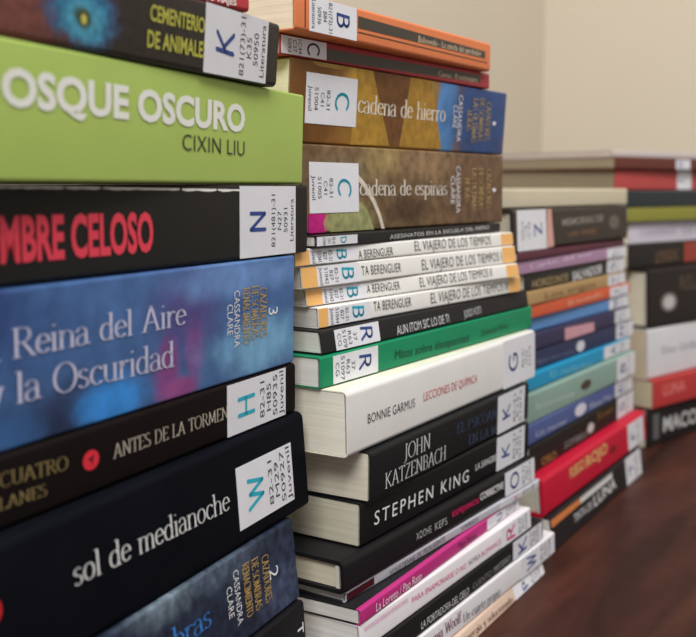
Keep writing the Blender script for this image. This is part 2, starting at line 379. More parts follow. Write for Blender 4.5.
MARKS = {
 'A0': [
  ('H', '', 'LOS VIAJES', '', 'b', -0.02778, -0.00768, 0.00077, 0.00097, 0.00235, (235, 225, 220), {}),
 ],
 'A1': [
  ('H', '', 'CEMENTERIO', '', 'b', -0.09076, -0.05696, 0.01386, 0.01417, 0.00522, (190, 188, 78), {}),
  ('H', '', 'DE ANIMALE', 'S', 'b', -0.09186, -0.05752, 0.00513, 0.00543, 0.00551, (190, 188, 78), {}),
  ('L', -0.0565, -0.00962, 0.0004, 0.02515, 'K', ['821(73)-31', 'K35', '50950', 'Literatura'], (40, 70, 140), 1, {}),
 ],
 'A2': [
  ('H', '', 'EL B', '', 'x', -0.22241, -0.19765, 0.02167, 0.02144, 0.01011, (238, 238, 232), {}),
  ('H', '', 'OSQUE OSCURO', '', 'x', -0.19415, -0.05459, 0.02138, 0.02077, 0.01033, (238, 238, 232), {}),
  ('H', '', 'CIXIN LIU', '', 't', -0.1011, -0.05459, 0.01186, 0.01103, 0.00575, (45, 50, 30), {}),
 ],
 'A3': [
  ('H', 'EL HO', 'MBRE CELOSO', '', 'x', -0.18256, -0.11108, 0.00755, 0.00718, 0.01338, (226, 62, 84), {}),
  ('L', -0.05526, -0.01077, 0.0006, 0.02976, 'N', ['821(481)-31', 'N27', '50931', 'Literatura'], (40, 70, 140), 1, {}),
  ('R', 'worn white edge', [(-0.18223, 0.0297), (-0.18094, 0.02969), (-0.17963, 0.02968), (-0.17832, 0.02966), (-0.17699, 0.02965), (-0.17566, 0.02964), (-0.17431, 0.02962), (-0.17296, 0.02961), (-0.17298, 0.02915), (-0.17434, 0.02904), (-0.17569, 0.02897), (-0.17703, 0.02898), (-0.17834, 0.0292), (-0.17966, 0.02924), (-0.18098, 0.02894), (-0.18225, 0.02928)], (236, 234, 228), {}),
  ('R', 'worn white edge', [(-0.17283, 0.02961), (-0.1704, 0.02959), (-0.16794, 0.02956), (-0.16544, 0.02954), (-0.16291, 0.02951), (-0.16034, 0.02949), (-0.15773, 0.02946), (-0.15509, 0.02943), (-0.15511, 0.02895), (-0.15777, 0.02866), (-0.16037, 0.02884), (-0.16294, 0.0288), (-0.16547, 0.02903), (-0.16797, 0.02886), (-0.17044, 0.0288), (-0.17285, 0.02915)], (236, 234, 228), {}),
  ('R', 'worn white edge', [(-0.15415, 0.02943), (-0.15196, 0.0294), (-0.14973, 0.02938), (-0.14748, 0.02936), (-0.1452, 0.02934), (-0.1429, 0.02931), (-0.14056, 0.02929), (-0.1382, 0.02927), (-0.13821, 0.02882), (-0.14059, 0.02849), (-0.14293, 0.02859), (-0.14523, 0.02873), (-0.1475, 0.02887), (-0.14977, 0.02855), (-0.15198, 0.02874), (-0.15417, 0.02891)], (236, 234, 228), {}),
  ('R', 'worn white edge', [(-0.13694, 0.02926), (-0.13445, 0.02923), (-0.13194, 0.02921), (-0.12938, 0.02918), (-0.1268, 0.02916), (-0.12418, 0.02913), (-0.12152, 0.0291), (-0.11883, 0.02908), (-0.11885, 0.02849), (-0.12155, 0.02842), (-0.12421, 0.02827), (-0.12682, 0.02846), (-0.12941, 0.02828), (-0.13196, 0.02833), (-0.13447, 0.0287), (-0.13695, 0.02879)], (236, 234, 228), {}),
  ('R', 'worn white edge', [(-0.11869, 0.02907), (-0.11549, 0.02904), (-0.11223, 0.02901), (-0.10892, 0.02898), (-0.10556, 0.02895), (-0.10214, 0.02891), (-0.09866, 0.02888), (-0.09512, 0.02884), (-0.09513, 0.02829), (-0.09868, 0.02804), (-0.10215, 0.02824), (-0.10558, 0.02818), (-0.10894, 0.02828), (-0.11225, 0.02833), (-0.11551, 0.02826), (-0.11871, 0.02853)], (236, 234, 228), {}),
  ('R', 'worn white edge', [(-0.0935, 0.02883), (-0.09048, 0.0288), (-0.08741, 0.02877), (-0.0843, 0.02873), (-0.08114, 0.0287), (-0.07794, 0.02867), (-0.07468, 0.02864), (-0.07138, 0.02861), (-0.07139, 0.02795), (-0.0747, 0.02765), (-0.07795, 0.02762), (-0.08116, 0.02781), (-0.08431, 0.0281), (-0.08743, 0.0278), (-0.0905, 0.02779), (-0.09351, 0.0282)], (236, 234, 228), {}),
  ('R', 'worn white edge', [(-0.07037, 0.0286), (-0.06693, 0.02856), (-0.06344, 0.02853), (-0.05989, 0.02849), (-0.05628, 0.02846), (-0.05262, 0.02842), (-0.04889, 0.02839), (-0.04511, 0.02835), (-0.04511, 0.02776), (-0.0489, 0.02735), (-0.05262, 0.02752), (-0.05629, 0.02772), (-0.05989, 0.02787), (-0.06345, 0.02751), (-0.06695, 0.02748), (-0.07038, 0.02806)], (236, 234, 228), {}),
 ],
 'A4': [
  ('H', 'La ', 'Reina del Aire', '', 'e', -0.16972, -0.08167, 0.02741, 0.02719, 0.00916, (200, 200, 226), {}),
  ('H', 'y ', 'la Oscuridad', '', 'e', -0.16885, -0.08936, 0.01368, 0.01253, 0.00968, (200, 200, 226), {}),
  ('V', '3', 's', -0.02203, -0.01447, 0.02685, 0.02364, (232, 232, 236), {}),
  ('V', 'CAZADORES', 'e', -0.0291, -0.02349, 0.03601, 0.01493, (190, 158, 95), {'bold': 1}),
  ('V', 'DE SOMBRAS', 'e', -0.03583, -0.03038, 0.03744, 0.01499, (190, 158, 95), {'bold': 1}),
  ('V', 'RENACIMIENTO', 'e', -0.04236, -0.03707, 0.03719, 0.01381, (190, 158, 95), {'bold': 1}),
  ('V', 'CASSANDRA', 's', -0.04894, -0.04484, 0.03656, 0.01358, (232, 232, 236), {}),
  ('V', 'CLARE', 's', -0.05404, -0.05002, 0.03145, 0.01917, (232, 232, 236), {}),
 ],
 'A5': [
  ('H', '', 'ANTES DE LA TORMEN', '', 'f', -0.12749, -0.05602, 0.00925, 0.0086, 0.00509, (205, 195, 180), {}),
  ('H', '', 'CUATRO', '', 'f', -0.17886, -0.14963, 0.01315, 0.01141, 0.00448, (158, 138, 88), {}),
  ('H', 'P', 'LANES', '', 'f', -0.1796, -0.15949, 0.00641, 0.00562, 0.00382, (158, 138, 88), {}),
  ('D', 'round emblem', -0.13854, 0.01162, 0.00396, 0.00333, (222, 40, 62), {'mark': 'bird'}),
  ('L', -0.05632, -0.0092, 0.0006, 0.02167, 'H', ['82-31', 'H85', '50935', 'Juvenil'], (36, 172, 196), 1, {}),
 ],
 'A6': [
  ('H', '', 'sol de medianoche', '', 'f', -0.15972, -0.06663, 0.02015, 0.0179, 0.00872, (228, 228, 228), {}),
  ('L', -0.06036, -0.0136, 0.00696, 0.03252, 'W', ['82-31', 'M29', '50927', 'Juvenil'], (36, 172, 196), 1, {}),
  ('D', 'red emblem', -0.19361, 0.02529, 0.00333, 0.00388, (190, 25, 35), {}),
 ],
 'A7': [
  ('V', '2', 's', -0.02429, -0.01685, 0.02123, 0.0167, (232, 232, 236), {}),
  ('V', 'CAZADORES', 'e', -0.02934, -0.02377, 0.02854, 0.00845, (190, 158, 95), {'bold': 1}),
  ('V', 'DE SOMBRAS', 'e', -0.03772, -0.03235, 0.03011, 0.00845, (190, 158, 95), {'bold': 1}),
  ('V', 'RENACIMIENTO', 'e', -0.04506, -0.03987, 0.03056, 0.00847, (190, 158, 95), {'bold': 1}),
  ('V', 'CASSANDRA', 's', -0.05225, -0.04824, 0.0302, 0.0083, (232, 232, 236), {}),
  ('V', 'CLARE', 's', -0.05812, -0.05421, 0.02547, 0.01315, (232, 232, 236), {}),
  ('H', 'El señor de las som', 'bras', '', 'e', -0.0962, -0.07039, 0.01786, 0.01417, 0.00898, (60, 125, 200), {}),
 ],
 'A8': [
  ('V', 'T', 'b', -0.00711, -0.00173, 0.05397, 0.04944, (232, 232, 236), {}),
 ],
 'B1': [
  ('L', -0.18444, -0.14598, 0.0006, 0.01569, 'B', ['821(73)-31', 'B84', '50936', 'Literatura'], (40, 70, 140), -1, {}),
  ('R', 'title band', [(-0.14446, 0.01238), (-0.00695, 0.01084), (-0.00678, 0.00684), (-0.14444, 0.00684)], (62, 56, 50), {}),
  ('H', '', 'Bukowski - La senda del perdedor', '', 's', -0.08662, -0.01213, 0.00705, 0.00743, 0.00321, (225, 200, 170), {}),
  ('R', 'thin border line', [(-0.18771, 0.01502), (-0.18696, 0.01514), (-0.18706, 0.00165), (-0.18781, 0.00164)], (80, 50, 38), {}),
  ('R', 'thin border line', [(-0.14443, 0.00522), (-0.00401, 0.00482), (-0.00399, 0.00436), (-0.14443, 0.00466)], (70, 50, 40), {}),
 ],
 'B2': [
  ('L', -0.19826, -0.16475, 0.0006, 0.00848, 'C', ['1C44', 'C37', '5093'], (35, 50, 95), -1, {}),
  ('R', 'title band', [(-0.16394, 0.00612), (-0.0118, 0.00696), (-0.01168, 0.00261), (-0.164, 0.00081)], (58, 52, 48), {}),
  ('H', '', 'Camus - El extranjero', '', 's', -0.06077, -0.01542, 0.00241, 0.00271, 0.00265, (225, 200, 170), {}),
 ],
 'B3': [
  ('H', 'La ', 'cadena de hierro', '', 'e', -0.16359, -0.07549, 0.01647, 0.01639, 0.00941, (238, 230, 215), {}),
  ('L', -0.20617, -0.1646, 0.00921, 0.03239, 'C', ['82-31', 'C41', '51004', 'Juvenil'], (36, 172, 196), -1, {}),
  ('V', 'CAZADORES', 'e', -0.02622, -0.0198, 0.03082, 0.00783, (176, 150, 95), {'bold': 1}),
  ('V', 'DE SOMBRAS', 'e', -0.03491, -0.02865, 0.03258, 0.00692, (176, 150, 95), {'bold': 1}),
  ('V', 'LAS ^ULTIMAS', 'e', -0.04306, -0.03693, 0.032, 0.00603, (176, 150, 95), {'bold': 1}),
  ('V', 'HORAS', 'e', -0.05006, -0.04404, 0.02462, 0.01271, (176, 150, 95), {'bold': 1}),
  ('V', 'CASSANDRA', 's', -0.06091, -0.05616, 0.03244, 0.00594, (232, 232, 236), {}),
  ('V', 'CLARE', 's', -0.0666, -0.06192, 0.02642, 0.01365, (232, 232, 236), {}),
  ('D', 'small dot', -0.01439, 0.01864, 0.00215, 0.0012, (232, 232, 236), {}),
  ('R', 'painted gold robe', [(-0.16465, 0.03816), (-0.15127, 0.03819), (-0.13255, 0.00133), (-0.16832, 0.00063), (-0.16631, 0.01752)], (172, 132, 52), {'art': 0.3}),
  ('R', 'painted brown fold', [(-0.15127, 0.03819), (-0.11461, 0.03818), (-0.12267, 0.00114), (-0.13255, 0.00133)], (108, 70, 38), {'art': 0.3}),
  ('R', 'painted gold robe', [(-0.11461, 0.03818), (-0.09243, 0.03796), (-0.07777, 0.0012), (-0.12267, 0.00114)], (166, 126, 50), {'art': 0.3}),
  ('R', 'painted gold robe', [(-0.20463, 0.038), (-0.17156, 0.03822), (-0.17389, 0.03563), (-0.19752, 0.03575)], (166, 128, 60), {'art': 0.3}),
 ],
 'B4': [
  ('H', 'La ', 'cadena de espinas', '', 'e', -0.16353, -0.07286, 0.0176, 0.01732, 0.00835, (232, 225, 215), {}),
  ('L', -0.20579, -0.16437, 0.00954, 0.03345, 'C', ['82-31', 'C41', '51005', 'Juvenil'], (36, 172, 196), -1, {}),
  ('V', 'CAZADORES', 'e', -0.02267, -0.01594, 0.03283, 0.00841, (176, 150, 95), {'bold': 1}),
  ('V', 'DE SOMBRAS', 'e', -0.033, -0.02646, 0.03327, 0.00798, (176, 150, 95), {'bold': 1}),
  ('V', 'LAS ^ULTIMAS', 'e', -0.04215, -0.03577, 0.03312, 0.00755, (176, 150, 95), {'bold': 1}),
  ('V', 'HORAS', 'e', -0.05104, -0.0448, 0.02715, 0.01304, (176, 150, 95), {'bold': 1}),
  ('V', 'CASSANDRA', 's', -0.0617, -0.05678, 0.03397, 0.00676, (232, 232, 236), {}),
  ('V', 'CLARE', 's', -0.06835, -0.06351, 0.02815, 0.01209, (232, 232, 236), {}),
  ('D', 'small dot', -0.01177, 0.02005, 0.00225, 0.00124, (232, 232, 236), {}),
  ('R', 'painted pale hem', [(-0.1663, 0.0292), (-0.15732, 0.02332), (-0.14902, 0.01522), (-0.14337, 0.00745), (-0.14007, -0.00118), (-0.143, -0.00118), (-0.14627, 0.007), (-0.15187, 0.01424), (-0.16009, 0.02182), (-0.16723, 0.02674)], (214, 202, 186), {'art': 0.15}),
  ('R', 'painted green skirt', [(-0.18913, 0.00894), (-0.16575, 0.00869), (-0.16474, 0.01538), (-0.15568, 0.00924), (-0.15018, -0.00057), (-0.18933, -0.0004)], (150, 152, 104), {'art': 0.4}),
  ('R', 'painted magenta cloth', [(-0.20651, 0.00931), (-0.19244, 0.00901), (-0.19499, 0.00527), (-0.19348, -0.00029), (-0.20676, -0.00026)], (190, 30, 124), {'art': 0.25}),
 ],
 'B5': [
  ('H', '', 'ASESINATOS EN LA ESCUELA DEL PERRO', '', 't', -0.13648, -0.01687, 0.00119, 0.00224, 0.00211, (225, 225, 225), {}),
  ('L', -0.2026, -0.16788, 0.0006, 0.0048, 'D', ['82-31', 'D71', '51044'], (36, 172, 196), -1, {}),
 ],
 'B6': [
  ('H', '', 'A BERENGUER', '', 't', -0.16928, -0.13823, 0.00099, 0.00119, 0.00404, (48, 48, 50), {}),
  ('H', '', 'EL VIAJERO DE LOS TIEMPOS', '', 't', -0.11681, -0.02999, 0.00047, 9e-05, 0.00511, (48, 48, 50), {}),
  ('L', -0.20855, -0.17095, 0.0006, 0.00719, 'B', ['82-31', 'B27', '51041', 'Juvenil'], (36, 172, 196), -1, {}),
  ('R', 'orange corner band', [(-0.01603, 0.00739), (-0.0001, 0.00739), (-0.0001, 0.0004), (-0.01603, 0.0004)], (238, 182, 108), {}),
  ('R', 'orange tail band', [(-0.21908, 0.00739), (-0.20855, 0.00739), (-0.20855, 0.0004), (-0.21908, 0.0004)], (238, 182, 108), {}),
 ],
 'B7': [
  ('H', '', 'TA BERENGUER', '', 't', -0.16557, -0.13022, 0.00321, 0.00274, 0.00455, (48, 48, 50), {}),
  ('H', '', 'EL VIAJERO DE LOS TIEMPOS I', '', 't', -0.10972, -0.01838, 0.00224, 0.00189, 0.00544, (48, 48, 50), {}),
  ('L', -0.20108, -0.16666, 0.0006, 0.00957, 'B', ['82-31', 'B27', '51042', 'Juvenil'], (36, 172, 196), -1, {}),
  ('R', 'orange corner band', [(-0.01696, 0.00977), (-0.0001, 0.00977), (-0.0001, 0.0004), (-0.01696, 0.0004)], (238, 182, 108), {}),
  ('R', 'orange tail band', [(-0.21239, 0.00977), (-0.20108, 0.00977), (-0.20108, 0.0004), (-0.21239, 0.0004)], (238, 182, 108), {}),
 ],
 'B8': [
  ('H', '', 'A BERENGUER', '', 't', -0.15718, -0.12851, 0.00269, 0.00243, 0.00406, (48, 48, 50), {}),
  ('H', '', 'EL VIAJERO DE LOS TIEMPOS II', '', 't', -0.1099, -0.03288, 0.00204, 0.00265, 0.00489, (48, 48, 50), {}),
  ('L', -0.19241, -0.1586, 0.0006, 0.00765, 'B', ['82-31', 'B27', '51043', 'Juvenil'], (36, 172, 196), -1, {}),
  ('R', 'orange corner band', [(-0.01497, 0.00785), (-0.0001, 0.00785), (-0.0001, 0.0004), (-0.01497, 0.0004)], (238, 182, 108), {}),
  ('R', 'orange tail band', [(-0.20381, 0.00785), (-0.19241, 0.00785), (-0.19241, 0.0004), (-0.20381, 0.0004)], (238, 182, 108), {}),
 ],
 'B9': [
  ('H', '', 'TA BERENGUER', '', 't', -0.16515, -0.12996, 0.00381, 0.00297, 0.00464, (48, 48, 50), {}),
  ('H', '', 'EL VIAJERO DE LOS TIEMPOS III', '', 't', -0.10984, -0.0172, 0.00237, 0.00218, 0.00561, (48, 48, 50), {}),
  ('L', -0.20309, -0.16818, 0.0006, 0.00898, 'B', ['82-31', 'B27', '51044', 'Juvenil'], (36, 172, 196), -1, {}),
  ('R', 'orange corner band', [(-0.01584, 0.00918), (-0.0001, 0.00918), (-0.0001, 0.0004), (-0.01584, 0.0004)], (238, 182, 108), {}),
  ('R', 'orange tail band', [(-0.21031, 0.00918), (-0.20309, 0.00918), (-0.20309, 0.0004), (-0.21031, 0.0004)], (238, 182, 108), {}),
 ],
 'B10': [
  ('L', -0.21897, -0.18051, 0.0006, 0.0101, 'R', ['37', 'R63', '5109', 'CG'], (40, 70, 140), -1, {}),
  ('H', '', 'AUN ITOM SIC LO DE TI', '', 's', -0.16405, -0.10776, 0.0013, 0.00177, 0.0045, (222, 222, 225), {}),
  ('H', '', 'JORDI VOITI', '', 's', -0.08955, -0.06763, 0.00205, 0.00266, 0.00407, (205, 205, 210), {}),
 ],
 'B11': [
  ('L', -0.23044, -0.19122, 0.0006, 0.01363, 'R', ['37', 'R63', '51097', 'CG'], (40, 70, 140), -1, {}),
  ('H', '', 'Mitos sobre discapacidad', '', 's', -0.17489, -0.09205, 0.0041, 0.00289, 0.0046, (10, 48, 34), {'shear': 0.25}),
  ('H', '', 'Dominica Nove', '', 's', -0.07504, -0.0384, 0.00369, 0.00448, 0.00395, (18, 70, 50), {'shear': 0.25}),
 ],
 'B12': [
  ('H', '', 'BONNIE GARMUS', '', 't', -0.21487, -0.16768, 0.01248, 0.0116, 0.00439, (60, 58, 60), {}),
  ('H', '', 'LECCIONES DE QU^IMICA', '', 't', -0.1579, -0.09096, 0.01274, 0.01173, 0.00435, (200, 62, 80), {}),
  ('L', -0.05284, -0.0015, 0.0006, 0.02961, 'G', ['82-31', 'G22', '51010'], (40, 70, 140), 1, {}),
 ],
 'B13': [
  ('H', '', 'JOHN', '', 'f', -0.16744, -0.13873, 0.01272, 0.01241, 0.00815, (222, 222, 225), {}),
  ('H', '', 'KATZENBACH', '', 'f', -0.18631, -0.11982, 0.00323, 0.00234, 0.00765, (222, 222, 225), {}),
  ('H', '', 'EL PSICOAN', '', 'e', -0.10633, -0.05165, 0.01308, 0.01144, 0.00582, (58, 78, 108), {}),
  ('H', '', 'EN LA M', '', 'e', -0.09084, -0.05101, 0.00355, 0.00168, 0.00562, (58, 78, 108), {}),
  ('L', -0.04934, -0.00693, 0.0006, 0.02324, 'K', ['82-31', 'K15', '51012'], (40, 70, 140), 1, {}),
 ],
 'B14': [
  ('H', '', 'STEPHEN KING', '', 'w', -0.18632, -0.08503, 0.00768, 0.00428, 0.00668, (232, 232, 232), {'shear': 0.1, 'flare': 1}),
  ('H', '', 'LA SANGRE', '', 'b', -0.07627, -0.04797, 0.00822, 0.00781, 0.00375, (200, 200, 205), {}),
  ('L', -0.04743, -0.00666, 0.0006, 0.02063, 'K', ['82-31', 'K35', '51013'], (40, 70, 140), 1, {}),
 ],
 'B15': [
  ('H', '', 'XOOHS', '', 't', -0.15262, -0.13683, 0.00615, 0.00572, 0.00375, (190, 190, 190), {}),
  ('H', '', 'KEPS', '', 't', -0.13281, -0.11941, 0.00552, 0.00521, 0.00386, (190, 190, 190), {}),
  ('H', '', 'ESPEJISMOS', '', 'b', -0.11319, -0.08074, 0.00731, 0.00671, 0.00292, (190, 25, 85), {}),
  ('H', '', 'CORRECTIVE', '', 'b', -0.07891, -0.04798, 0.00738, 0.00682, 0.00394, (232, 232, 232), {}),
  ('L', -0.04514, -0.00158, 0.0006, 0.01482, 'O', ['82-31', 'O61', '51014'], (40, 70, 140), 1, {}),
 ],
 'B16': [
  ('R', 'dark red corner band', [(-0.21833, 0.00429), (-0.19506, 0.00496), (-0.19453, 0.00099), (-0.21742, 7e-05)], (74, 20, 32), {}),
  ('H', '', 'VOUSTIENNE DE FROUSIENTE', '', 's', -0.18071, -0.12488, 0.00273, 0.00403, 0.00297, (80, 80, 92), {}),
  ('H', '', 'VARIOS', '', 's', -0.10626, -0.08576, 0.00395, 0.00423, 0.00262, (80, 80, 92), {}),
  ('L', -0.05673, -0.00146, 0.0006, 0.00441, 'K', ['82-31', 'F45', '51020'], (200, 60, 140), 1, {}),
 ],
 'B17': [
  ('H', '', 'La Loreto / Pao Rato', '', 's', -0.18357, -0.1363, 0.0014, 0.00101, 0.00404, (245, 235, 242), {'shear': 0.2}),
  ('H', '', 'Pop Nova', '', 's', -0.09046, -0.06679, 0.001, 0.00045, 0.00365, (80, 15, 55), {'shear': 0.2}),
  ('L', -0.05071, -0.0006, 0.0006, 0.00676, 'U', ['82-31', 'L87', '51021'], (40, 70, 140), 1, {}),
 ],
 'B18': [
  ('H', '', 'WWWWWWWWWWWW', '', 's', -0.19856, -0.15709, 0.00797, 0.00781, 0.00265, (225, 160, 195), {}),
  ('H', '', 'PARA ENAMORARSE O NO', '', 's', -0.15327, -0.09226, 0.00596, 0.00418, 0.00277, (215, 90, 140), {}),
  ('H', '', 'NOVELA', '', 's', -0.08898, -0.07428, 0.00424, 0.0041, 0.00283, (110, 110, 115), {}),
  ('H', '', 'ROMANCE', '', 's', -0.07234, -0.04536, 0.00377, 0.00395, 0.00293, (215, 120, 160), {}),
  ('L', -0.0449, -0.0006, 0.0006, 0.01182, 'R', ['82-31', 'R77', '51022'], (215, 60, 130), 1, {}),
 ],
 'B19': [
  ('H', '', 'LA PORTADORA DEL CIELO', '', 's', -0.1644, -0.10929, 0.00254, 0.00196, 0.00391, (225, 225, 228), {}),
  ('H', '', 'CUENTO', '', 's', -0.10445, -0.0797, 0.00255, 0.00257, 0.00318, (140, 140, 142), {}),
  ('H', '', 'MISTERIO', '', 's', -0.07595, -0.05244, 0.00251, 0.0027, 0.00347, (170, 170, 172), {}),
  ('L', -0.04795, -0.00218, 0.0006, 0.01178, 'K', ['82-31', 'K28', '51023'], (40, 70, 140), 1, {}),
 ],
 'B20': [
  ('H', 'Virginia ', 'Woolf', '', 'e', -0.15726, -0.138, 0.00476, 0.00488, 0.00601, (120, 40, 80), {}),
  ('H', '', 'Un cuarto propio', '', 'e', -0.13569, -0.08696, 0.00262, 0.0012, 0.00508, (120, 120, 128), {}),
  ('L', -0.05709, -0.0006, 0.0006, 0.01284, 'W', ['82-31', 'W91', '51024'], (40, 70, 140), 1, {}),
 ],
 'B21': [
  ('H', 'S', 'inergía y solucionado', '', 'e', -0.12212, -0.0553, 0.00296, 0.00162, 0.00332, (110, 70, 60), {}),
  ('L', -0.05114, -0.00161, 0.0006, 0.00777, 'P', ['82-31', 'S22', '51025'], (40, 70, 140), 1, {}),
 ],
 'C2': [
  ('L', -0.22658, -0.1769, 0.00043, 0.0282, 'Z', ['82-31', 'Z11', '51030'], (40, 70, 140), -1, {}),
  ('R', 'pink label edge', [(-0.17414, 0.02893), (-0.16678, 0.02895), (-0.16293, 0.0013), (-0.17596, 0.00049)], (214, 160, 150), {}),
  ('H', '', 'MEMORIAS DE', '', 'b', -0.14676, -0.0593, 0.01527, 0.01658, 0.00518, (150, 140, 132), {}),
  ('H', '', 'UN VIAJE', '', 's', -0.13547, -0.07592, 0.00672, 0.00751, 0.00384, (150, 105, 75), {}),
  ('D', 'small emblem', -0.033, 0.01504, 0.01244, 0.00578, (88, 80, 74), {}),
 ],
 'C4': [
  ('H', '', 'Cartas del mar', '', 'e', -0.21102, -0.08567, 0.00311, 0.00587, 0.00349, (235, 215, 235), {}),
  ('L', -0.04958, -0.0006, 0.0006, 0.00867, 'L', ['82-31'], (40, 70, 140), 1, {}),
 ],
 'C5': [
  ('H', '', 'HORIZONTE', '', 'b', -0.20211, -0.13302, 0.00172, 0.00169, 0.00545, (160, 140, 98), {}),
  ('H', '', 'SALVADOR', '', 'b', -0.12463, -0.05663, 0.00067, 0.00242, 0.00692, (222, 222, 222), {}),
  ('L', -0.04442, -0.0006, 0.0006, 0.01129, 'S', ['82-31'], (40, 70, 140), 1, {}),
 ],
 'C6': [
  ('H', '', 'Los trigos', '', 's', -0.17996, -0.07567, 0.00244, 0.00294, 0.00437, (120, 80, 40), {}),
  ('L', -0.04439, -0.0006, 0.0006, 0.00925, 'T', ['82-31'], (40, 70, 140), 1, {}),
 ],
 'C7': [
  ('H', '', 'El incendio', '', 's', -0.14182, -0.06897, 0.00259, 0.00373, 0.00395, (245, 190, 160), {}),
  ('L', -0.0502, -0.00505, 0.0006, 0.00867, 'I', ['82-31'], (40, 70, 140), 1, {}),
 ],
 'C8': [
  ('L', -0.04618, -0.0006, 0.0006, 0.00953, 'M', ['82-31'], (40, 70, 140), 1, {}),
 ],
 'C9': [
  ('R', 'pink picture panel', [(-0.14804, 0.00965), (-0.08752, 0.00753), (-0.08759, -0.00292), (-0.14819, -0.00091)], (206, 150, 165), {}),
  ('L', -0.03846, -0.0006, 0.0006, 0.01116, 'C', ['82-31'], (40, 70, 140), 1, {}),
 ],
 'C10': [
  ('H', '', 'Aguas de la noche', '', 's', -0.20949, -0.13766, 0.00427, 0.00242, 0.00375, (110, 120, 150), {}),
  ('D', 'white emblem', -0.12429, 0.00612, 0.00851, 0.00434, (215, 215, 225), {}),
  ('L', -0.04345, -0.0006, 0.0006, 0.01355, 'N', ['82-31'], (40, 70, 140), 1, {}),
 ],
 'C11': [
  ('L', -0.06706, -0.00079, 0.0006, 0.01053, 'A', ['82-31', 'A40'], (40, 70, 140), 1, {}),
  ('H', '', 'El nadador', '', 's', -0.18286, -0.0948, 0.00074, -0.00302, 0.00445, (120, 200, 225), {}),
 ],
 'C12': [
  ('H', '', 'Bosques interiores', '', 's', -0.21798, -0.14557, 0.00788, 0.00519, 0.00477, (205, 220, 212), {}),
  ('D', 'dark emblem', -0.12017, 0.00982, 0.01109, 0.00354, (70, 55, 45), {}),
  ('L', -0.04731, -0.0006, 0.0006, 0.01929, 'B', ['82-31'], (40, 70, 140), 1, {}),
 ],
 'C13': [
  ('H', '', 'Las mareas', '', 's', -0.22104, -0.16266, 0.00379, 0.00208, 0.00417, (190, 195, 220), {}),
  ('D', 'white round emblem', -0.13139, 0.0064, 0.01242, 0.00466, (220, 220, 230), {}),
  ('H', '', 'Elena Mar', '', 's', -0.10972, -0.05536, 0.00276, 0.00192, 0.00449, (200, 205, 225), {}),
  ('L', -0.04747, -0.0006, 0.0006, 0.01309, 'E', ['82-31'], (40, 70, 140), 1, {}),
 ],
 'C14': [
  ('H', '', 'ORO', '', 'b', -0.22105, -0.19156, 0.00205, 0.00096, 0.00577, (150, 110, 60), {}),
  ('H', '', 'SOMBRA', '', 's', -0.17496, -0.12585, 0.00388, 0.00247, 0.00499, (150, 150, 150), {}),
  ('D', 'white emblem', -0.11515, 0.00739, 0.00778, 0.00399, (205, 205, 205), {}),
  ('H', '', 'Rojas', '', 'e', -0.09925, -0.05495, 0.00982, 0.01038, 0.00621, (150, 110, 50), {}),
  ('L', -0.04668, -0.0006, 0.0006, 0.01818, 'S', ['82-31'], (40, 70, 140), 1, {}),
 ],
 'C15': [
  ('H', '', 'FUEGO', '', 'b', -0.19516, -0.16445, 0.01406, 0.01476, 0.00744, (225, 185, 120), {}),
  ('H', '', 'ROJO', '', 'b', -0.16002, -0.10924, 0.01409, 0.01445, 0.00819, (225, 185, 120), {}),
  ('D', 'dark emblem', -0.09385, 0.01345, 0.00767, 0.00312, (110, 10, 25), {}),
  ('L', -0.05264, -0.00764, 0.00254, 0.02412, 'F', ['82-31', 'F11'], (90, 90, 110), 1, {}),
 ],
 'C16': [
  ('R', 'orange band', [(-0.22433, 0.02204), (-0.16201, 0.02121), (-0.16327, 0.01716), (-0.2229, 0.01686)], (214, 128, 70), {}),
  ('R', 'white band', [(-0.16201, 0.02121), (-0.08224, 0.02057), (-0.0836, 0.01651), (-0.16327, 0.01716)], (215, 215, 212), {}),
  ('H', '', 'TINTA DE', '', 'b', -0.17962, -0.13809, 0.00791, 0.00737, 0.00575, (190, 190, 190), {}),
  ('H', '', 'LUNA', '', 'b', -0.13337, -0.07567, 0.00685, 0.00731, 0.00828, (215, 215, 215), {}),
  ('L', -0.04559, -0.0006, 0.0006, 0.02231, 'T', ['82-31', 'T20'], (40, 70, 140), 1, {}),
 ],
 'D1': [
  ('L', -0.11974, -0.09415, 0.0006, 0.00976, 'M', ['82-31'], (40, 70, 140), 1, {}),
 ],
 'D2': [
  ('L', -0.11308, -0.08611, 0.0006, 0.01879, 'P', ['82-31'], (40, 70, 140), 1, {}),
 ],
 'D5': [
  ('H', '', 'CUADERNOS', '', 's', -0.20276, -0.13644, 0.00745, 0.00732, 0.00584, (150, 148, 165), {}),
  ('H', '', 'DE ARTE', '', 's', -0.12478, -0.05733, 0.00697, 0.007, 0.00615, (150, 148, 165), {}),
 ],
 'D6': [
  ('H', '', 'LEYENDAS', '', 'b', -0.17408, -0.13092, 0.00365, 0.00499, 0.01081, (105, 78, 58), {}),
  ('R', 'red band', [(-0.11996, 0.022), (-0.04593, 0.02144), (-0.04491, 0.00247), (-0.1191, 0.00191)], (150, 50, 40), {}),
 ],
 'D7': [
  ('D', 'pale emblem', -0.18522, 0.02321, 0.01015, 0.00628, (190, 185, 185), {}),
  ('D', 'pale emblem ring', -0.18522, 0.02321, 0.01481, 0.00918, (110, 105, 105), {}),
  ('H', '', 'RELATOS', '', 's', -0.16474, -0.08537, 0.03342, 0.03321, 0.01354, (95, 75, 60), {}),
 ],
 'D8': [
  ('H', '', 'Dos Orillas', '', 's', -0.19477, -0.11931, 0.02175, 0.02136, 0.00696, (150, 150, 156), {}),
 ],
 'D9': [
  ('H', '', 'LUNA', '', 'b', -0.20427, -0.16415, 0.01029, 0.01071, 0.01079, (225, 120, 115), {}),
 ],
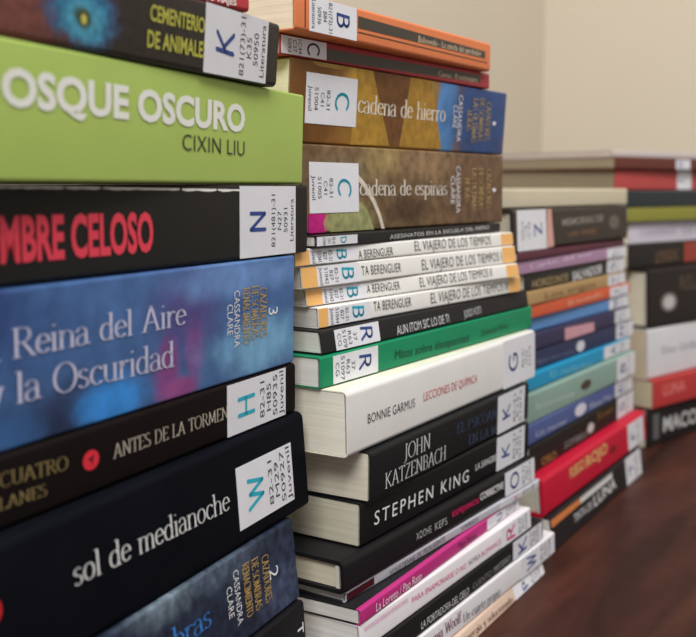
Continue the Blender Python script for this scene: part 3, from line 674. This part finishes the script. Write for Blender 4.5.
 'D10': [
  ('H', '', 'MACONDO', '', 'b', -0.18958, -0.06661, 0.0102, 0.00859, 0.01439, (205, 205, 205), {}),
  ('R', 'gray band', [(-0.20893, 0.02991), (-0.19768, 0.03009), (-0.1971, 0.00561), (-0.20839, 0.00563)], (95, 95, 95), {}),
 ],
}
BLOBS = {
 'A1': [
  (-0.15687, 0.00749, 0.03415, 0.01964, (122, 74, 68), 0.8),
  (-0.12457, 0.0119, 0.0177, 0.011, (70, 62, 108), 0.5),
  (-0.12454, 0.01132, 0.01616, 0.01043, (50, 120, 158), 0.45),
  (-0.12443, 0.00898, 0.01014, 0.00699, (80, 160, 190), 0.5),
  (-0.12446, 0.00957, 0.00427, 0.0035, (64, 78, 52), 0.5),
  (-0.12445, 0.00928, 0.00151, 0.00161, (200, 192, 90), 0.4),
 ],
 'A4': [
  (-0.18142, 0.03753, 0.03701, 0.017, (49, 72, 122), 0.8),
  (-0.14992, 0.00324, 0.02933, 0.01597, (47, 60, 92), 0.8),
  (-0.123, 0.00687, 0.0186, 0.01029, (63, 145, 227), 0.6),
  (-0.17127, 0.00324, 0.0124, 0.00903, (60, 99, 152), 0.7),
  (-0.08037, 0.03043, 0.02293, 0.01868, (79, 74, 131), 0.8),
  (-0.09305, 0.01089, 0.00866, 0.01252, (136, 76, 140), 0.6),
  (-0.07529, 0.01569, 0.00601, 0.01301, (122, 79, 145), 0.7),
  (-0.08445, 0.00341, 0.01441, 0.00455, (149, 79, 140), 0.6),
  (-0.0269, 0.01161, 0.03699, 0.0128, (122, 174, 213), 0.8),
  (-0.0443, 0.04263, 0.04998, 0.00807, (104, 140, 195), 0.8),
 ],
 'A7': [
  (-0.09394, 0.03828, 0.025, 0.01032, (112, 128, 142), 0.9),
  (-0.05651, 0.03651, 0.02697, 0.00978, (78, 90, 108), 0.9),
  (-0.01214, 0.00811, 0.01976, 0.01658, (66, 76, 104), 0.9),
 ],
 'B3': [
  (-0.20258, 0.01987, 0.02398, 0.02685, (112, 72, 34), 0.6),
  (-0.1604, 0.03008, 0.01625, 0.01437, (186, 146, 60), 0.6),
  (-0.14912, 0.00606, 0.02482, 0.00996, (158, 116, 42), 0.7),
  (-0.13728, 0.0193, 0.01258, 0.01702, (112, 72, 38), 0.5),
  (-0.11442, 0.00909, 0.01888, 0.01256, (170, 128, 44), 0.6),
  (-0.10247, 0.03208, 0.01943, 0.00839, (150, 134, 84), 0.7),
  (-0.07223, 0.02047, 0.01227, 0.03278, (84, 138, 196), 0.25),
  (-0.0292, 0.01997, 0.04369, 0.04043, (44, 74, 128), 0.45),
 ],
 'B4': [
  (-0.19909, 0.0035, 0.00984, 0.00658, (186, 30, 120), 0.4),
  (-0.17206, 0.00464, 0.02384, 0.01081, (166, 160, 110), 0.6),
  (-0.176, 0.02763, 0.03675, 0.00966, (120, 104, 82), 0.7),
  (-0.14013, 0.03567, 0.02417, 0.00918, (150, 128, 84), 0.8),
  (-0.11614, 0.00954, 0.02394, 0.0075, (76, 54, 40), 0.7),
  (-0.09216, 0.03399, 0.03045, 0.00878, (140, 112, 82), 0.8),
  (-0.03093, 0.02008, 0.04828, 0.02993, (104, 76, 58), 0.7),
 ],
}
# ------------------------------------------------------------------ the room and the table
TABLE_Z = -0.24409
PHI = radians(33.4)
DV = Vector((sin(PHI), cos(PHI), 0)); NV = Vector((cos(PHI), -sin(PHI), 0))
CORNER = Vector((0.33, 1.75, 0))
def structure(name, me, mat):
    o = link_mesh(name, me, None, mat); o['kind'] = 'structure'; return o

def wall_mat(name, col):
    m, nt, b = principled(name)
    tc = node(nt, 'ShaderNodeTexCoord')
    n = node(nt, 'ShaderNodeTexNoise'); n.inputs['Scale'].default_value = 2.2; n.inputs['Detail'].default_value = 5
    n2 = node(nt, 'ShaderNodeTexNoise'); n2.inputs['Scale'].default_value = 120; n2.inputs['Detail'].default_value = 3
    nt.links.new(tc.outputs['Object'], n.inputs['Vector']); nt.links.new(tc.outputs['Object'], n2.inputs['Vector'])
    c = lin(col)
    mx = node(nt, 'ShaderNodeMix', data_type='RGBA')
    mx.inputs['A'].default_value = (c[0]*.95, c[1]*.95, c[2]*.95, 1); mx.inputs['B'].default_value = (c[0]*1.05, c[1]*1.05, c[2]*1.05, 1)
    nt.links.new(n.outputs['Fac'], mx.inputs['Factor']); nt.links.new(mx.outputs['Result'], b.inputs['Base Color'])
    bp = node(nt, 'ShaderNodeBump'); bp.inputs['Strength'].default_value = .1; bp.inputs['Distance'].default_value = .002
    nt.links.new(n2.outputs['Fac'], bp.inputs['Height']); nt.links.new(bp.outputs['Normal'], b.inputs['Normal'])
    b.inputs['Roughness'].default_value = .8
    return m
FLOOR_Z = TABLE_Z - .75
def slab(p0, p1, thick_dir, thick, z0, z1):
    """a wall standing on the line p0-p1, its back pushed along thick_dir"""
    t = thick_dir*thick
    a, b, c, d = p0, p1, p1+t, p0+t
    v = [(q.x, q.y, z) for z in (z0, z1) for q in (a, b, c, d)]
    return mesh_from('wall', v, [(0,1,2,3),(4,5,6,7),(0,1,5,4),(1,2,6,5),(2,3,7,6),(3,0,4,7)])
WM = wall_mat('painted_plaster', (215, 204, 186))
structure('wall_back', slab(CORNER - NV*.1, CORNER + NV*2.4, DV, .1, FLOOR_Z, FLOOR_Z+2.7), WM)
structure('wall_left', slab(CORNER, CORNER - DV*3.2, -NV, .1, FLOOR_Z, FLOOR_Z+2.7), WM)
fl = [CORNER - NV*.1 + DV*.1, CORNER + NV*2.4 + DV*.1, CORNER + NV*2.4 - DV*3.2, CORNER - NV*.1 - DV*3.2]
fv = [(p.x, p.y, FLOOR_Z) for p in fl] + [(p.x, p.y, FLOOR_Z-.1) for p in fl]
structure('floor', mesh_from('floor', fv, [(0,1,2,3),(4,5,6,7),(0,1,5,4),(1,2,6,5),(2,3,7,6),(3,0,4,7)]), plain((150,140,128), .5, .4, 'floor_tile'))

def wood_mat():
    m, nt, b = principled('dark_varnished_wood')
    tc = node(nt, 'ShaderNodeTexCoord')
    mp = node(nt, 'ShaderNodeMapping'); mp.inputs['Scale'].default_value = (2.2, 14, 6)
    nt.links.new(tc.outputs['Object'], mp.inputs['Vector'])
    n = node(nt, 'ShaderNodeTexNoise'); n.inputs['Scale'].default_value = 1.6; n.inputs['Detail'].default_value = 8; n.inputs['Distortion'].default_value = 1.2
    nt.links.new(mp.outputs[0], n.inputs['Vector'])
    r = node(nt, 'ShaderNodeValToRGB')
    r.color_ramp.elements[0].position = .32; r.color_ramp.elements[0].color = lin((40, 19, 16))
    r.color_ramp.elements[1].position = .7; r.color_ramp.elements[1].color = lin((80, 43, 33))
    nt.links.new(n.outputs['Fac'], r.inputs['Fac']); nt.links.new(r.outputs['Color'], b.inputs['Base Color'])
    n2 = node(nt, 'ShaderNodeTexNoise'); n2.inputs['Scale'].default_value = 60; n2.inputs['Detail'].default_value = 5
    nt.links.new(tc.outputs['Object'], n2.inputs['Vector'])
    mr = node(nt, 'ShaderNodeMapRange'); mr.inputs['To Min'].default_value = .34; mr.inputs['To Max'].default_value = .55
    nt.links.new(n2.outputs['Fac'], mr.inputs['Value']); nt.links.new(mr.outputs['Result'], b.inputs['Roughness'])
    b.inputs['Specular IOR Level'].default_value = .18
    return m
WOOD = wood_mat()
tab = bpy.data.objects.new('table', None); COL.objects.link(tab)
tab['label'] = 'dark reddish brown varnished wooden table carrying all the book stacks'; tab['category'] = 'table'
tc0 = CORNER - DV*.87 + NV*.40
tab.location = (tc0.x, tc0.y, FLOOR_Z); tab.rotation_euler = (0, 0, math.atan2(DV.y, DV.x))
def rounded_box(name, x0, x1, y0, y1, z0, z1, bev):
    v, f = box_geo(x0, x1, y0, y1, z0, z1)
    me = mesh_from(name, v, f)
    bm = bmesh.new(); bm.from_mesh(me)
    bmesh.ops.bevel(bm, geom=bm.edges[:], offset=bev, segments=3, profile=.6, affect='EDGES')
    bm.to_mesh(me); bm.free()
    return me
link_mesh('tabletop', rounded_box('tabletop', -.85, .85, -.38, .38, .715, .75, .004), tab, WOOD)
link_mesh('apron', rounded_box('apron', -.78, .78, -.31, .31, .63, .715, .003), tab, WOOD)
for sx in (-1, 1):
    for sy in (-1, 1):
        link_mesh('leg', rounded_box('leg', sx*.76-.03, sx*.76+.03, sy*.29-.03, sy*.29+.03, 0, .715, .004), tab, WOOD)

# ------------------------------------------------------------------ books
def sheared(me, sl, T):
    for v in me.vertices: v.co.y += -sl*v.co.z/T
    return me

def spine_mesh(L, T, c, r, deep):
    """the wrapped back of a book: U profile with rounded corners, extruded over the length"""
    r = min(r, T*.45)
    def prof(rr, inset):
        p = [(deep, inset)]
        n = 6
        cy, cz = r, r
        for i in range(n+1):
            a = pi*1.5 - (pi/2)*i/n
            p.append((cy + rr*cos(a), cz + rr*sin(a)))
        for i in range(n+1):
            a = pi - (pi/2)*i/n
            p.append((cy + rr*cos(a), T - cz + rr*sin(a)))
        p.append((deep, T-inset))
        return p
    o = prof(r, 0); i_ = prof(max(r-c, r*.15), c)
    poly = o + i_[::-1]
    N = len(poly); V = [(0, p[0], p[1]) for p in poly] + [(-L, p[0], p[1]) for p in poly]
    F = [(k, (k+1) % N, (k+1) % N + N, k+N) for k in range(N)]
    h = len(o)
    for base in (0, N):
        for k in range(h-1): F.append((base+k, base+k+1, base+N-2-k, base+N-1-k))
    me = mesh_from('spine', V, F)
    for p in me.polygons: p.use_smooth = True
    me.set_sharp_from_angle(angle=radians(40))
    return me

def flat_poly(pts_xz, y, thick, sl, T):
    """a thin printed or pasted patch on the spine, outline in the spine's own x, z"""
    n = len(pts_xz)
    V = [(p[0], -y, p[1]) for p in pts_xz] + [(p[0], -y+thick, p[1]) for p in pts_xz]
    F = [tuple(range(n)), tuple(range(2*n-1, n-1, -1))] + [(k, (k+1) % n, (k+1) % n+n, k+n) for k in range(n)]
    return sheared(mesh_from('patch', V, F), sl, T)

def letters_mesh(V2, F, y, sl, T):
    me = bpy.data.meshes.new('lettering')
    me.from_pydata([(p[0], -y, p[1]) for p in V2], [], F)
    return sheared(me, sl, T)

# words needed from the built-in sans font
need = {('H', k) for k in OFF}
for code, marks in MARKS.items():
    for mk in marks:
        if mk[0] == 'H' and mk[4] not in 'ef':
            o = mk[4]
            need.add((mk[1]+mk[2]+mk[3], o)); need.add((mk[1]+mk[2], o)); need.add((mk[2], o))
        elif mk[0] == 'V' and mk[2] not in 'ef': need.add((mk[1], mk[2]))
        elif mk[0] == 'L':
            for t in mk[6]: need.add((t, 's'))
font_batch(sorted(need))

def keep_on(V, T):
    """shift, and if need be shrink, a line of print so that it stays on the spine"""
    a = min(p[1] for p in V); c = max(p[1] for p in V); m = .0004
    k = min(1.0, (T-2*m)/(c-a)); mid = (a+c)/2
    half = (c-a)/2*k
    nm = min(max(mid, m+half), T-m-half)
    return [(p[0], nm + (p[1]-mid)*k) for p in V]

def put_marks(code, root, sl, T):
    used = 0
    for mk in MARKS.get(code, []):
        if mk[0] == 'H':
            _, pre, sub, post, font, x0, x1, z0, z1, h, col, k = mk
            v, f = raw(pre+sub+post, font)
            a0, a1 = xr(raw(sub, font)[0])
            end = xr(raw(pre+sub, font)[0])[1]
            start = end - (a1-a0)
            s = (x1-x0)/(end-start)
            sh = k.get('shear', 0)
            if len(pre) > 6: z0 = z1 = (z0+z1)/2
            V = [(x0 + (p[0]-start)*s + sh*p[1]*h*.6, z0 + (z1-z0)*(p[0]-start)/(end-start) + p[1]*h) for p in v]
            V = keep_on(V, T)
            link_mesh('title_lettering' if used == 0 else 'spine_lettering', letters_mesh(V, f, .00028, sl, T), root, plain(col, .5, .3, 'ink'))
            used += 1
        elif mk[0] == 'V':
            _, s_, font, xa, xb, zt, zb, col, k = mk
            v, f = raw(s_, font, k.get('bold', 0))
            a0, a1 = xr(v); g = (zt-zb)/(a1-a0)
            V = [(xa + p[1]*(xb-xa), zt - (p[0]-a0)*g) for p in v]
            link_mesh('series_lettering', letters_mesh(V, f, .00028, sl, T), root, plain(col, .45, .4, 'ink'))
        elif mk[0] == 'R':
            _, what, pts, col, k = mk
            pts = [(p[0], min(max(p[1], .0003), T-.0003)) for p in pts]
            link_mesh(what.replace(' ', '_'), flat_poly(pts, .00014, .0001, sl, T), root,
                      art_mat('painted_patch', col, [], .4, 60, .4, k['art']) if 'art' in k else plain(col, .4, .3, 'print'))
        elif mk[0] == 'D':
            _, what, cx, cz, rx, rz, col, k = mk
            pts = [(cx+rx*cos(2*pi*i/28), cz+rz*sin(2*pi*i/28)) for i in range(28)]
            yy = .00022 if 'ring' not in what else .00015
            o = link_mesh(what.replace(' ', '_'), flat_poly(pts, yy, .0001, sl, T), root, plain(col, .4, .4, 'print'))
            if k.get('mark'):
                pts = [(cx-rx*.45, cz+rz*.1), (cx+rx*.35, cz+rz*.5), (cx+rx*.1, cz-rz*.55), (cx-rx*.02, cz-rz*.02)]
                link_mesh('emblem_mark', flat_poly(pts, .0003, .0001, sl, T), o, plain((70, 15, 25), .5, .3, 'ink'))
        elif mk[0] == 'L':
            _, x0, x1, z0, z1, ini, lines, icol, dr, k = mk
            nx = 1
            pts = [(x0, z0), (x1, z0), (x1, z1), (x0, z1)]
            lab = link_mesh('shelf_label', flat_poly(pts, .0003, .0002, sl, T), root, plain((226, 226, 233), .42, .4, 'sticker'))
            w, hgt = x1-x0, z1-z0
            cz = (z0+z1)/2
            def place(gx, gy, fx, H, W):      # letter space -> label; fx: fraction of the width at the letter's foot
                if dr == 1: return (x0 + fx*w - gy*H, cz - W/2 + gx*W)
                return (x1 - fx*w + gy*H, cz + W/2 - gx*W)
            # handwritten initial
            thin = hgt < .55*w
            nb = .19 if icol[0] < 35 else .13
            v, f = pen_text(ini, nb, nb, False)
            a0, a1 = xr(v)
            H = min(.26*w, hgt*(1.15 if thin else .62)); W = min(hgt*(.72 if thin else .42), H*1.1*(a1-a0))
            rnd = random.uniform(-.12, .12)
            V = [place((p[0]-a0)/(a1-a0) + rnd*(p[1]-.5), p[1], .43, H, W) for p in v]
            link_mesh('initial_letter', letters_mesh(V, f, .0004, sl, T), lab, plain(icol, .5, .3, 'ink'))
            # printed call number
            VV, FF = [], []
            widest = max(xr(raw(t, 's')[0])[1] for t in lines)
            n = len(lines); pitch = .115
            ch = (.075 if thin else .068)*w
            full = hgt*.9 if thin else min(hgt*.8, widest*ch*1.05)
            for i, t in enumerate(lines):
                v, f = raw(t, 's'); b0, b1 = xr(v)
                W = full*(b1-b0)/widest
                base = len(VV)
                VV += [place((p[0]-b0)/(b1-b0), p[1], .61 + pitch*i - (0 if n > 3 else -.03), ch, W) for p in v]
                FF += [tuple(q+base for q in ff) for ff in f]
            link_mesh('call_number', letters_mesh(VV, FF, .0004, sl, T), lab, plain((66, 66, 72), .6, .2, 'ink'))

CREAM = (236, 229, 210); WHITEP = (232, 230, 226); GREYP = (222, 220, 216)
def book(code, name, group, label, spine, cover, page=CREAM, W=.15, c=.0005, r=.0016, hard=False, rough=.42, art=None, inset=.0, spec=.1):
    O, rot, L, T, sl = GEO[code]
    root = bpy.data.objects.new(name, None); COL.objects.link(root)
    root.location = O; root.rotation_euler = (0, 0, rot); root.empty_display_size = .02
    root['label'] = label; root['category'] = 'book'; root['group'] = group
    if hard: c = .0024; r = .003; inset = .0035
    c = min(c, T*.12)
    sm = art or cover_mat(spine, rough, spec)
    deep = r + .0012
    link_mesh('spine', sheared(spine_mesh(L, T, c, r, deep), sl, T), root, sm)
    cm = cover_mat(cover, rough, spec)
    for nm, z0, z1 in (('back_cover', 0, c), ('front_cover', T-c, T)):
        v, f = box_geo(-L, 0, deep, W, z0, z1)
        link_mesh(nm, sheared(mesh_from(nm, v, f), sl, T), root, cm)
    # leaves, with a slightly uneven fore-edge and a curved back
    e = .0002
    v, f = [], []
    n = 10
    ins = max(inset, .0006)
    prof = []
    for i in range(n+1):
        z = c + e + (T-2*c-2*e)*i/n
        prof.append((c + .0008 + (.0025 if hard else .0002), z))
    for i in range(n, -1, -1):
        z = c + e + (T-2*c-2*e)*i/n
        prof.append((W - ins - .0012*math.sin(pi*i/n) + .0004*random.random(), z))
    N = len(prof)
    v = [(-ins*.6, p[0], p[1]) for p in prof] + [(-L+ins*.6, p[0], p[1]) for p in prof]
    f = [(k, (k+1) % N, (k+1) % N+N, k+N) for k in range(N)] + [tuple(range(N)), tuple(range(2*N-1, N-1, -1))]
    link_mesh('page_block', sheared(mesh_from('page_block', v, f), sl, T), root, page_mat(page))
    if hard:                                        # head and tail bands of a sewn binding
        for x in (-ins*.6+.0006, -L+ins*.6-.0006):
            v, f = box_geo(x-.0008, x+.0008, c+.0012, c+.0032, c+.0004, T-c-.0004)
            link_mesh('headband', sheared(mesh_from('headband', v, f), sl, T), root, plain((210, 205, 195), .7, .2, 'cloth'))
    put_marks(code, root, sl, T)
    return root

NEAR = 'books of the nearest stack on the left'
MID = 'books of the second stack in the middle'
THIRD = 'books of the third stack behind the middle one'
FAR = 'books of the farthest stack at the right edge'
K = (22, 22, 25)
# nearest stack, top to bottom
book('A0', 'paperback_book', NEAR, 'red paperback lying topmost on the nearest left stack, cut by the frame top', (188, 66, 72), (188, 66, 72))
book('A1', 'paperback_book', NEAR, 'dark grey paperback with yellow capitals and blue cat picture, above the lime green book', (52, 47, 44), (48, 44, 42), r=.002,
     art=art_mat('dark_cover_picture', (50, 45, 42), BLOBS['A1'], .36, 130, .45, .3))
book('A2', 'paperback_book', NEAR, 'thick lime green paperback with big white capitals on its spine', (174, 199, 104), (174, 199, 104), r=.0012, rough=.4)
book('A3', 'paperback_book', NEAR, 'black paperback with bright red condensed capitals, directly under the lime green book', (34, 33, 33), (34, 33, 33), r=.0018, rough=.4)
book('A4', 'paperback_book', NEAR, 'thick blue painted paperback with pale lavender two line serif title', (58, 88, 134), (70, 100, 150), r=.0012,
     art=art_mat('blue_cover_picture', (70, 104, 156), BLOBS['A4'], .42, 34, .55, .22))
book('A5', 'paperback_book', NEAR, 'thin black paperback with a small round red emblem, under the blue painted book', (24, 18, 18), (24, 18, 18), r=.0018, rough=.5, spec=.03)
book('A6', 'hardback_book', NEAR, 'thick black hardback with white lowercase serif title and a square white label', (12, 14, 21), (12, 14, 21), hard=True, rough=.5, spec=.02)
book('A7', 'paperback_book', NEAR, 'slate blue clouded paperback with blue lettering, below the thick black hardback', (38, 46, 64), (38, 46, 64), r=.0012,
     art=art_mat('slate_cover_picture', (36, 44, 62), BLOBS['A7'], .45, 80, .4, .6))
book('A8', 'paperback_book', NEAR, 'black paperback at the bottom of the nearest stack, cut by the frame bottom', (20, 20, 24), (20, 20, 24), rough=.42)
# second stack, top to bottom
book('B1', 'paperback_book', MID, 'orange paperback with a dark title band, topmost of the middle stack', (222, 128, 82), (222, 128, 82), (236, 220, 200), rough=.42)
book('B2', 'paperback_book', MID, 'thin red paperback with a dark title band, second in the middle stack', (172, 66, 72), (172, 66, 72), (232, 222, 205), r=.001, rough=.42)
book('B3', 'paperback_book', MID, 'golden brown painted paperback with a blue right end on its spine', (140, 98, 46), (120, 84, 44), (232, 224, 200),
     art=art_mat('golden_cover_picture', (140, 98, 44), BLOBS['B3'], .34, 34, .25, .2), r=.0012)
book('B4', 'paperback_book', MID, 'olive brown painted paperback with a magenta patch at its left corner', (112, 86, 62), (100, 78, 56), (228, 218, 196),
     art=art_mat('brown_cover_picture', (112, 88, 62), BLOBS['B4'], .34, 48, .4, .5), r=.0012)
book('B5', 'paperback_book', MID, 'very thin black book under the brown painted paperback with magenta corner', (38, 37, 38), (38, 37, 38), WHITEP, r=.0006)
for code, which in (('B6', 'topmost of the four white thin books with orange ends'), ('B7', 'second from top of the four white thin books with orange ends'),
                    ('B8', 'third from top of the four white thin books with orange ends'), ('B9', 'lowest of the four white thin books with orange ends')):
    book(code, 'paperback_book', MID, which, (232, 230, 226), (232, 230, 226), GREYP, r=.001)
book('B10', 'paperback_book', MID, 'thin black paperback lying on the green one in the middle stack', (34, 33, 36), (34, 33, 36), GREYP, r=.0012)
book('B11', 'paperback_book', MID, 'emerald green paperback with dark italic title in the middle stack', (20, 134, 92), (20, 134, 92), WHITEP, r=.001)
book('B12', 'paperback_book', MID, 'thick white paperback with grey and red capitals under the emerald green book', (226, 224, 222), (238, 236, 214), (240, 235, 220), r=.0025, rough=.42)
book('B13', 'paperback_book', MID, 'black paperback with white serif and dark blue capitals under the thick white book', (24, 25, 28), (24, 25, 28), (226, 218, 200), r=.0022)
book('B14', 'paperback_book', MID, 'black paperback with one line of bold slanted white capitals on its spine', (22, 22, 25), (22, 22, 25), (214, 208, 188), r=.0018)
book('B15', 'hardback_book', MID, 'black hard covered book with small grey, pink and white capitals', (24, 23, 26), (26, 26, 28), (222, 214, 192), hard=True)
book('B16', 'paperback_book', MID, 'very thin grey book with dark lettering above the bright pink spine', (196, 196, 206), (70, 70, 76), WHITEP, r=.0006)
book('B17', 'paperback_book', MID, 'bright pink spined book with black cover in the lower middle stack', (188, 52, 126), (36, 35, 38), GREYP, r=.0012)
book('B18', 'paperback_book', MID, 'white thin book with pink hatched lettering just below the bright pink spine', (232, 228, 232), (232, 228, 232), WHITEP, r=.001)
book('B19', 'paperback_book', MID, 'black thin book with white capitals, third from the bottom of the middle stack', (30, 30, 32), (30, 30, 32), WHITEP, r=.0012)
book('B20', 'paperback_book', MID, 'white thin book with purple and grey serif lettering, second lowest of the middle stack', (228, 226, 230), (228, 226, 230), WHITEP, r=.0012)
book('B21', 'paperback_book', MID, 'beige thin book lying on the table at the bottom of the middle stack', (214, 188, 170), (214, 188, 170), WHITEP, r=.001)
# third stack
book('C1', 'paperback_book', THIRD, 'cream spined book on top of the third stack', (206, 196, 172), (206, 196, 172))
book('C2', 'hardback_book', THIRD, 'thick dark brown book with square white label, second in the third stack', (58, 50, 46), (58, 50, 46), hard=True)
book('C3', 'paperback_book', THIRD, 'thin maroon book under the thick dark brown one', (92, 44, 60), (92, 44, 60), r=.001)
book('C4', 'paperback_book', THIRD, 'lilac pink book under the thin maroon one in the third stack', (170, 134, 164), (170, 134, 164), r=.001)
book('C5', 'paperback_book', THIRD, 'black book with gold and white capitals below the lilac book', (36, 34, 35), (36, 34, 35), r=.001)
book('C6', 'paperback_book', THIRD, 'tan book between a black and an orange red one in the third stack', (178, 146, 100), (178, 146, 100), r=.001)
book('C7', 'paperback_book', THIRD, 'orange red book in the third stack', (212, 94, 62), (212, 94, 62), r=.001)
book('C8', 'paperback_book', THIRD, 'light blue book directly under the orange red one', (98, 146, 204), (98, 146, 204), r=.001)
book('C9', 'paperback_book', THIRD, 'dark violet book with a pink picture panel on its spine', (56, 52, 84), (56, 52, 84), r=.001)
book('C10', 'paperback_book', THIRD, 'navy book with small white emblem above the bright cyan book', (48, 56, 90), (48, 56, 90), r=.001)
book('C11', 'paperback_book', THIRD, 'bright cyan blue book in the third stack', (36, 150, 196), (36, 150, 196), r=.001)
book('C12', 'paperback_book', THIRD, 'sage green book with dark emblem in the third stack', (140, 168, 158), (140, 168, 158), r=.001)
book('C13', 'paperback_book', THIRD, 'slate violet book with white round emblem below the sage green one', (84, 98, 150), (84, 98, 150), r=.001)
book('C14', 'paperback_book', THIRD, 'black book with gold capitals lying on the crimson one', (34, 32, 32), (34, 32, 32), r=.001)
book('C15', 'hardback_book', THIRD, 'thick crimson book with yellowish capitals near the bottom of the third stack', (194, 26, 56), (194, 26, 56), (222, 222, 206), hard=True)
book('C16', 'paperback_book', THIRD, 'black book with orange and white strips at the bottom of the third stack', (36, 34, 36), (36, 34, 36), WHITEP, r=.001)
# farthest stack
book('D0', 'paperback_book', FAR, 'thin pale book lying on top of the farthest stack', (196, 186, 184), (200, 190, 188), (200, 192, 184), W=.17, r=.001)
book('D1', 'paperback_book', FAR, 'dark maroon spined wide book, second from top of the farthest stack', (104, 56, 48), (104, 56, 48), (150, 138, 116), W=.17, r=.001)  # page colour is grey-brown: the shadow on the leaves is put into it
book('D2', 'paperback_book', FAR, 'coral red spined wide book above the dark teal one', (182, 76, 74), (182, 76, 74), (150, 138, 116), W=.17, r=.001)  # leaves darkened in colour like the book above, for the shadow there
book('D3', 'paperback_book', FAR, 'dark teal black book between the coral red and olive ones', (48, 54, 58), (48, 54, 58), r=.001)
book('D4', 'paperback_book', FAR, 'olive green book in the farthest stack', (140, 138, 62), (140, 138, 62), r=.001)
book('D5', 'paperback_book', FAR, 'white and lilac book with grey capitals under the olive one', (206, 200, 212), (206, 200, 212), r=.001)
book('D6', 'paperback_book', FAR, 'black book with brown capitals and a red band at right', (42, 38, 37), (42, 38, 37), r=.001)
book('D7', 'hardback_book', FAR, 'very thick black book with pale round emblem in the farthest stack', (40, 34, 34), (40, 34, 34), hard=True)
book('D8', 'paperback_book', FAR, 'very thick white book with faint grey title above the red one', (212, 212, 216), (212, 212, 216), (210, 196, 172), r=.002)
book('D9', 'paperback_book', FAR, 'red book under the very thick white one at right', (182, 60, 60), (182, 60, 60), (206, 194, 168), r=.001)
book('D10', 'paperback_book', FAR, 'black book with big white capitals at the bottom of the farthest stack', (34, 32, 33), (34, 32, 33), r=.001)
